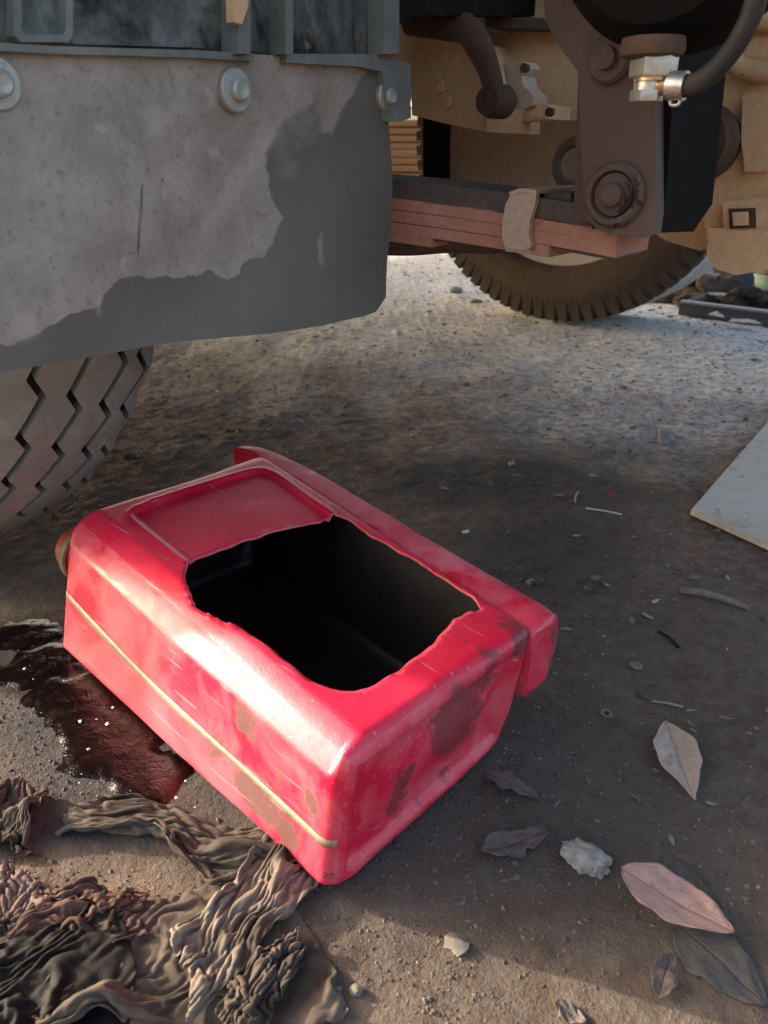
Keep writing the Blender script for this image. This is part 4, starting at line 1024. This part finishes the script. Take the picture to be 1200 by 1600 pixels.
# ================================================================== LEAVES AND LITTER
def leaf(name, base_px, tip_px, width, mat, label, curl=0.25, lift=0.006, seed=0, roll=0.0, torn=False, tip=0.75, cat='dry leaf', group='dry leaves on the dirt'):
    b, t = spot(*base_px), spot(*tip_px); ax = t - b; Lh = np.linalg.norm(ax[:2]); ax = ax / np.linalg.norm(ax)
    sd = np.array([-ax[1], ax[0], 0]); nu, nv = 26, 12; V = []; vein = []
    for i in range(nu + 1):
        u = i / nu
        w = width * (math.sin(math.pi * u ** 0.85) ** tip) * (1 - 0.15 * u) + 0.0004
        for j in range(-nv, nv + 1):
            v = j / nv
            wj = w * (1 + 0.05 * math.sin(u * 23 + seed) * abs(v) - 0.16 * abs(v) * max(0.0, float(vnoise(np.array([u * 13.0]), np.array([seed + 3.0 * (v > 0)]), 5)[0]) - 0.6)) * (0.55 + 0.45 * (1 if not torn else (1 - 0.6 * (vnoise(np.array([u * 5.]), np.array([float(v > 0)]), seed)[0] > 0.55))))
            z = lift + 0.55 * curl * w * abs(v) ** 1.3 * (1.1 if v > 0 else 0.8) + 0.0016 * math.sin(u * 5 + seed) + 0.0007 * math.sin(v * 7 + u * 17 + seed) * abs(v) - 0.0004 * (1 - smooth(0.0, 0.12, abs(v))) + roll * v * w
            p = b + ax * (Lh * u) + sd * (v * wj)
            V.append((p[0], p[1], gz(p[0], p[1]) + max(z, 0.0012)))
            side = abs(math.sin((u * 1.0 - 0.28 * abs(v)) * math.pi * 9)); vein.append(max(1 - smooth(0.02, 0.09, abs(v)), 0.55 * (1 - smooth(0.06, 0.26, side))))
    m = 2 * nv + 1; F = [(i * m + j, i * m + j + 1, (i + 1) * m + j + 1, (i + 1) * m + j) for i in range(nu) for j in range(m - 1)]
    V = np.array(V); c0 = b.copy()
    o = mesh_obj(name, V - c0, F, mat, None, True, {'vein': [float(x) for x in vein]}); o.location = c0
    s = o.modifiers.new('thick', 'SOLIDIFY'); s.thickness = 0.0003
    tag(o, label, cat, group)
    return o
leaf('dry_leaf', (1038, 1132), (1086, 1252), 0.0185, M['leaf_tan'], 'pale tan dry leaf, pointed at both ends, standing out right of the can', 0.45, 0.006, 1, 0.15, tip=1.25)
leaf('dry_leaf', (968, 1372), (1142, 1472), 0.0205, M['leaf_pink'], 'large pinkish brown dry leaf lying on a grey leaf at lower right', 0.3, 0.012, 2)
leaf('dry_leaf', (1036, 1338), (1120, 1420), 0.012, M['leaf_dull'], 'grey green leaf half hidden above the large pinkish leaf', 0.06, 0.002, 3)
leaf('dry_leaf', (1060, 1440), (1200, 1570), 0.022, M['leaf_dull'], 'trodden grey leaf under the tip of the large pinkish leaf', 0.02, 0.001, 5)
leaf('dry_leaf', (756, 1208), (845, 1245), 0.010, M['leaf_dark'], 'dark brown leaf fragment nearest the end face of the can', 0.3, 0.005, 6, 0, True)
leaf('dry_leaf', (752, 1330), (856, 1300), 0.014, M['leaf_dark'], 'dark trodden torn leaf beside the crumpled paper', 0.25, 0.005, 9, 0, True)
leaf('dry_leaf', (1028, 1560), (1050, 1490), 0.008, M['leaf_dark'], 'small curled brown leaf below the large pinkish leaf', 0.5, 0.004, 12)
leaf('dry_leaf', (868, 1565), (916, 1598), 0.006, M['leaf_dark'], 'small brown leaf at the bottom on the edge of the shadow', 0.2, 0.003, 14)
leaf('dry_leaf', (1136, 511), (1188, 516), 0.03, M['scrap'], 'pinkish leaf in front of the long grey tray', 0.3, 0.02, 4)
leaf('dry_leaf', (1104, 503), (1130, 506), 0.022, M['scrap'], 'crumpled pinkish leaf at the left end of the grey tray', 0.5, 0.02, 7)
def crumpled_paper():
    bm = bmesh.new(); bmesh.ops.create_icosphere(bm, subdivisions=4, radius=1)
    for v in bm.verts:
        p = v.co.copy(); q = mnoise.multi_fractal(p * 1.7, 1.0, 2.0, 4); r_ = 0.75 + 0.35 * abs(mnoise.noise(p * 2.6)) + 0.12 * q
        v.co = Vector((p.x * r_ * 0.018, p.y * r_ * 0.013, p.z * r_ * 0.0065 + 0.002))
    o = bm_obj('crumpled_paper', bm, M['paper'], None, 0, sharp=25); o.location = spot(917, 1340, 0.002); o.rotation_euler = (0, 0, -0.6)
    tag(o, 'crumpled grey white paper scrap left of the large pinkish leaf', 'paper scrap')
crumpled_paper()
def stick(name, pts, r, mat, label, cat, lift=None):
    P = [spot(x, y, (r if lift is None else lift)) for x, y in pts]; c0 = P[0]
    o = tube(name, [p - c0 for p in P], r, mat, None, 8); o.location = c0; return tag(o, label, cat)
stick('twig', [(915, 793), (940, 796), (972, 802)], 0.0013, M['white_chip'], 'thin whitish twig lying on the black oil stain', 'twig')
stick('twig', [(903, 770), (899, 777), (898, 785)], 0.0016, M['twig'], 'short upright bit of twig just above the thin whitish twig', 'twig')
stick('twig', [(1062, 926), (1110, 936), (1170, 957)], [0.0040, 0.0046, 0.003], M['stone'], 'dusty brown stick below the wooden sheet', 'stick', 0.003)
stick('twig', [(1032, 665), (1030, 678), (1028, 687)], 0.0022, M['twig'], 'short pale twig on dirt left of the wooden sheet', 'twig')
stick('twig', [(495, 1540), (515, 1541), (533, 1543)], 0.0019, M['stone'], 'stubby brown stick end beside the brown folded rag', 'stick', 0.002)
stick('twig', [(1020, 1092), (1045, 1097), (1068, 1102)], 0.0012, M['twig'], 'thin twig above the pale tan leaf', 'twig')
stick('twig', [(1030, 985), (1046, 996), (1060, 1010)], 0.0016, M['rag_black'], 'short black twig between the dusty stick and the washer', 'twig')
for (px, py, r_, m_, lb, sq) in ((557, 1543, 0.0035, 'stone', 'small dark stone at the end of the stubby stick', 0.9), (713, 1470, 0.0075, 'stone', 'half buried round grey stone on the edge of the shadow', 0.35), (800, 722, 0.0050, 'twig', 'yellowish stone at the top of the black oil stain', 0.7),
                           (775, 715, 0.0050, 'stone', 'grey stone beside the yellowish stone', 0.7), (727, 830, 0.0042, 'white_chip', 'white stone chip behind the red can', 0.5), (956, 773, 0.0036, 'red_chip', 'tiny red plastic chip on the black oil stain', 0.8), (930, 905, 0.0045, 'stone', 'pale pebble above the right corner of the can', 0.7),
                           (1085, 905, 0.005, 'stone', 'grey pebble at the start of the dusty stick', 0.6), (995, 1036, 0.0055, 'stone', 'round grey pebble above the washer', 0.6), (975, 600, 0.007, 'stone', 'pebble on the paler dirt under the truck', 0.7), (790, 612, 0.006, 'stone', 'small lone pebble behind the oil stain', 0.7), (728, 596, 0.007, 'stone', 'pale pebble on brown dirt under the leaf spring', 0.6), (855, 452, 0.0, '', '', 0),
                           (712, 455, 0.022, 'tyre', 'dark clod of dirt left of the far tyre', 0.6), (742, 470, 0.018, 'tyre', 'flat dark clod touching the far tyre', 0.5), (200, 712, 0.010, 'rag_grey', 'dark clod beside the near tyre', 0.5)):
    if r_ == 0: continue
    bm = bmesh.new(); bmesh.ops.create_icosphere(bm, subdivisions=2, radius=1)
    for v in bm.verts:
        p = v.co.copy(); f_ = 1 + 0.5 * mnoise.noise(p * 1.3 + Vector((px * .1, py * .1, 0))); v.co = Vector((p.x * r_ * f_ * 1.15, p.y * r_ * f_, p.z * r_ * f_ * sq))
    o = bm_obj('stone' if 'clod' not in lb else 'dirt_clod', bm, M[m_], None, 0, sharp=28); o.location = spot(px, py, r_ * sq * 0.45); tag(o, lb, 'stone' if 'clod' not in lb else 'dirt clod')
o = lathe('washer', [(-0.0008, 0.0026), (-0.0008, 0.0052), (0.0012, 0.0052), (0.0012, 0.0026)], M['washer'], None, (0, 0, 0), (0, 0, 1), 24, True); o.location = spot(948, 1111, 0.0015); o.rotation_euler = (0.12, 0.1, 0)
tag(o, 'small dull metal washer on the dirt right of the can', 'washer')

# wooden sheet at the right
def make_sheet():
    a_, b_, c_ = on_ground(1078, 806), on_ground(1200, 862), on_ground(1200, 664)
    e1 = (b_ - a_) / np.linalg.norm(b_ - a_); e2 = np.array([-e1[1], e1[0], 0]); d2 = c_ - a_; d2 = d2 / np.linalg.norm(d2)
    pts = [a_, a_ + e1 * 0.45, a_ + e1 * 0.45 + d2 * 0.8, a_ + d2 * 0.8]
    pts = [np.array([p[0], p[1], 0.0]) - a_ for p in pts]
    o = prism('wooden_sheet', pts, (0, 0, 0.007), M['plywood'], None, 0.0012); o.location = (a_[0], a_[1], 0.002)
    tag(o, 'pale weathered plywood sheet lying on the dirt at right', 'wooden sheet')
make_sheet()

# ================================================================== CLUTTER BEYOND
def gp(px, py): p = on_ground(px, py); return Vector((p[0], p[1], 0.0))
a_, b_ = gp(1062, 491), gp(1330, 526)
d_ = (b_ - a_); ang = math.atan2(d_.y, d_.x); Lt = d_.length
tr = empty('metal_tray', tuple(a_), ang); tag(tr, 'long shallow grey metal tray with worn pale rim behind the far tyre', 'tray')
box('tray_side', (Lt / 2, 0, 0.018), (Lt, 0.012, 0.036), M['tray'], tr, 0.002); box('tray_side', (Lt / 2, 0.20, 0.018), (Lt, 0.012, 0.036), M['tray'], tr, 0.002)
box('tray_end', (0, 0.10, 0.018), (0.012, 0.20, 0.036), M['tray'], tr, 0.002); box('tray_end', (Lt, 0.10, 0.018), (0.012, 0.20, 0.036), M['tray'], tr, 0.002)
box('tray_floor', (Lt / 2, 0.10, 0.006), (Lt, 0.20, 0.008), M['tray'], tr, 0.001)
box('tray_rim', (Lt / 2, -0.004, 0.040), (Lt, 0.024, 0.008), M['tray_rim'], tr, 0.003); box('tray_rim', (Lt / 2, 0.204, 0.040), (Lt, 0.024, 0.008), M['tray_rim'], tr, 0.003)
p = gp(1210, 479)
bk = empty('plastic_bucket', (p.x, p.y, 0)); tag(bk, 'pale green plastic bucket with a bright blue lid behind the tray', 'bucket'); bk.scale = (0.7, 0.7, 0.7)
lathe('bucket_body', [(0.0, 0.0), (0.0, 0.088), (0.01, 0.094), (0.13, 0.108), (0.135, 0.114), (0.143, 0.114), (0.143, 0.0)], M['bucket'], bk, (0, 0, 0), (0, 0, 1), 40)
lathe('bucket_neck', [(0.143, 0.0), (0.143, 0.098), (0.182, 0.098), (0.182, 0.0)], M['contents'], bk, (0, 0, 0), (0, 0, 1), 36)
lathe('bucket_lid', [(0.182, 0.0), (0.182, 0.106), (0.207, 0.106), (0.212, 0.10), (0.212, 0.0)], M['bucket_lid'], bk, (0, 0, 0), (0, 0, 1), 36)
p = gp(1172, 448)
o = lathe('plastic_drum', [(0.0, 0.0), (0.0, 0.155), (0.02, 0.165), (0.20, 0.165), (0.21, 0.172), (0.24, 0.172), (0.25, 0.165), (0.46, 0.165), (0.48, 0.15), (0.48, 0.0)], M['blue_drum'], None, (0, 0, 0), (0, 0, 1), 44); o.location = p
tag(o, 'blue grey plastic drum standing behind the green bucket', 'drum')
for (px, py, w_, tilt, m_, lb) in ((1092, 448, 0.30, 0.25, 'board_grey', 'wide grey board leaning just right of the far tyre'), (1140, 446, 0.16, 0.18, 'board_grey', 'narrow pale board leaning beside the blue grey drum')):
    p = gp(px, py); o = box('leaning_board', (p.x, p.y, 0.30), (w_, 0.03, 0.64), M[m_], None, 0.003, (-tilt, 0, -0.35)); tag(o, lb, 'board')
for (px, py, r_, m_, lb, sd) in ((1060, 462, 0.13, 'rag_brown', 'low grey brown heap of scrap beside the far tyre tread', 1), (1128, 474, 0.11, 'rag_grey', 'dark scrap heap inside the grey tray', 4), (1170, 486, 0.09, 'tyre_deep', 'black oily lump in the tray before the bucket', 6), (1085, 455, 0.10, 'scrap', 'pale torn paper on the heap behind the tray', 8)):
    bm = bmesh.new(); bmesh.ops.create_icosphere(bm, subdivisions=4, radius=1)
    for v in bm.verts:
        p = v.co.copy(); f_ = 0.85 + 0.5 * mnoise.noise(p * 1.6 + Vector((sd, 0, 0))) + 0.25 * mnoise.noise(p * 4.5 + Vector((0, sd, 0))); v.co = Vector((p.x * r_ * f_ * 1.4, p.y * r_ * f_, max(p.z, -0.1) * r_ * f_ * 0.75))
    q = gp(px, py); o = bm_obj('scrap_heap', bm, M[m_], None, 0, sharp=40); o.location = (q.x, q.y, 0.004); tag(o, lb, 'scrap heap')
# stacked timber seen through the gap beside the flap
base = on_truck(648, 300, t=-4.2); wp = TR * base[0] + AX * base[1]
ts = empty('timber_stack', (wp[0], wp[1], 0.0), 0.12); tag(ts, 'stack of brown timber planks beyond the truck, seen past the mud flap', 'timber stack')
for i in range(12):
    b = box('plank', (random.uniform(-0.03, 0.03), 0.5 + random.uniform(-0.02, 0.02), 0.045 + 0.058 * i), (2.4, 0.9 + random.uniform(-.03, .03), 0.05), M['timber'], ts, 0.006)
def film(name, loc, sz, label, sd):
    n = 40; u = np.linspace(-1, 1, n); X, Y = np.meshgrid(u, u); Z = 0.5 * fbm(X * 3 + 5, Y * 3, sd, 4) * (1 - 0.6 * np.hypot(X, Y))
    V = np.stack([X.ravel() * sz, Y.ravel() * sz * 0.6, np.maximum(Z.ravel(), 0) * sz * 1.6], 1); I = np.arange(n * n).reshape(n, n)
    F = [(int(I[i, j]), int(I[i, j + 1]), int(I[i + 1, j + 1]), int(I[i + 1, j])) for i in range(n - 1) for j in range(n - 1)]
    o = mesh_obj(name, V, F, M['plastic_film'], None, False); o.location = loc; tag(o, label, 'plastic sheet')
film('plastic_sheet', (wp[0], wp[1] + 0.3, 0.745), 0.3, 'crumpled white plastic sheet on top of the timber stack', 3)
p = TR * (-3.6) + AX * on_truck(640, 280, t=-3.6)[1]
film('plastic_sheet', (p[0], p[1], 0.10), 0.16, 'crumpled white plastic sheet on the dirt before the timber stack', 6)
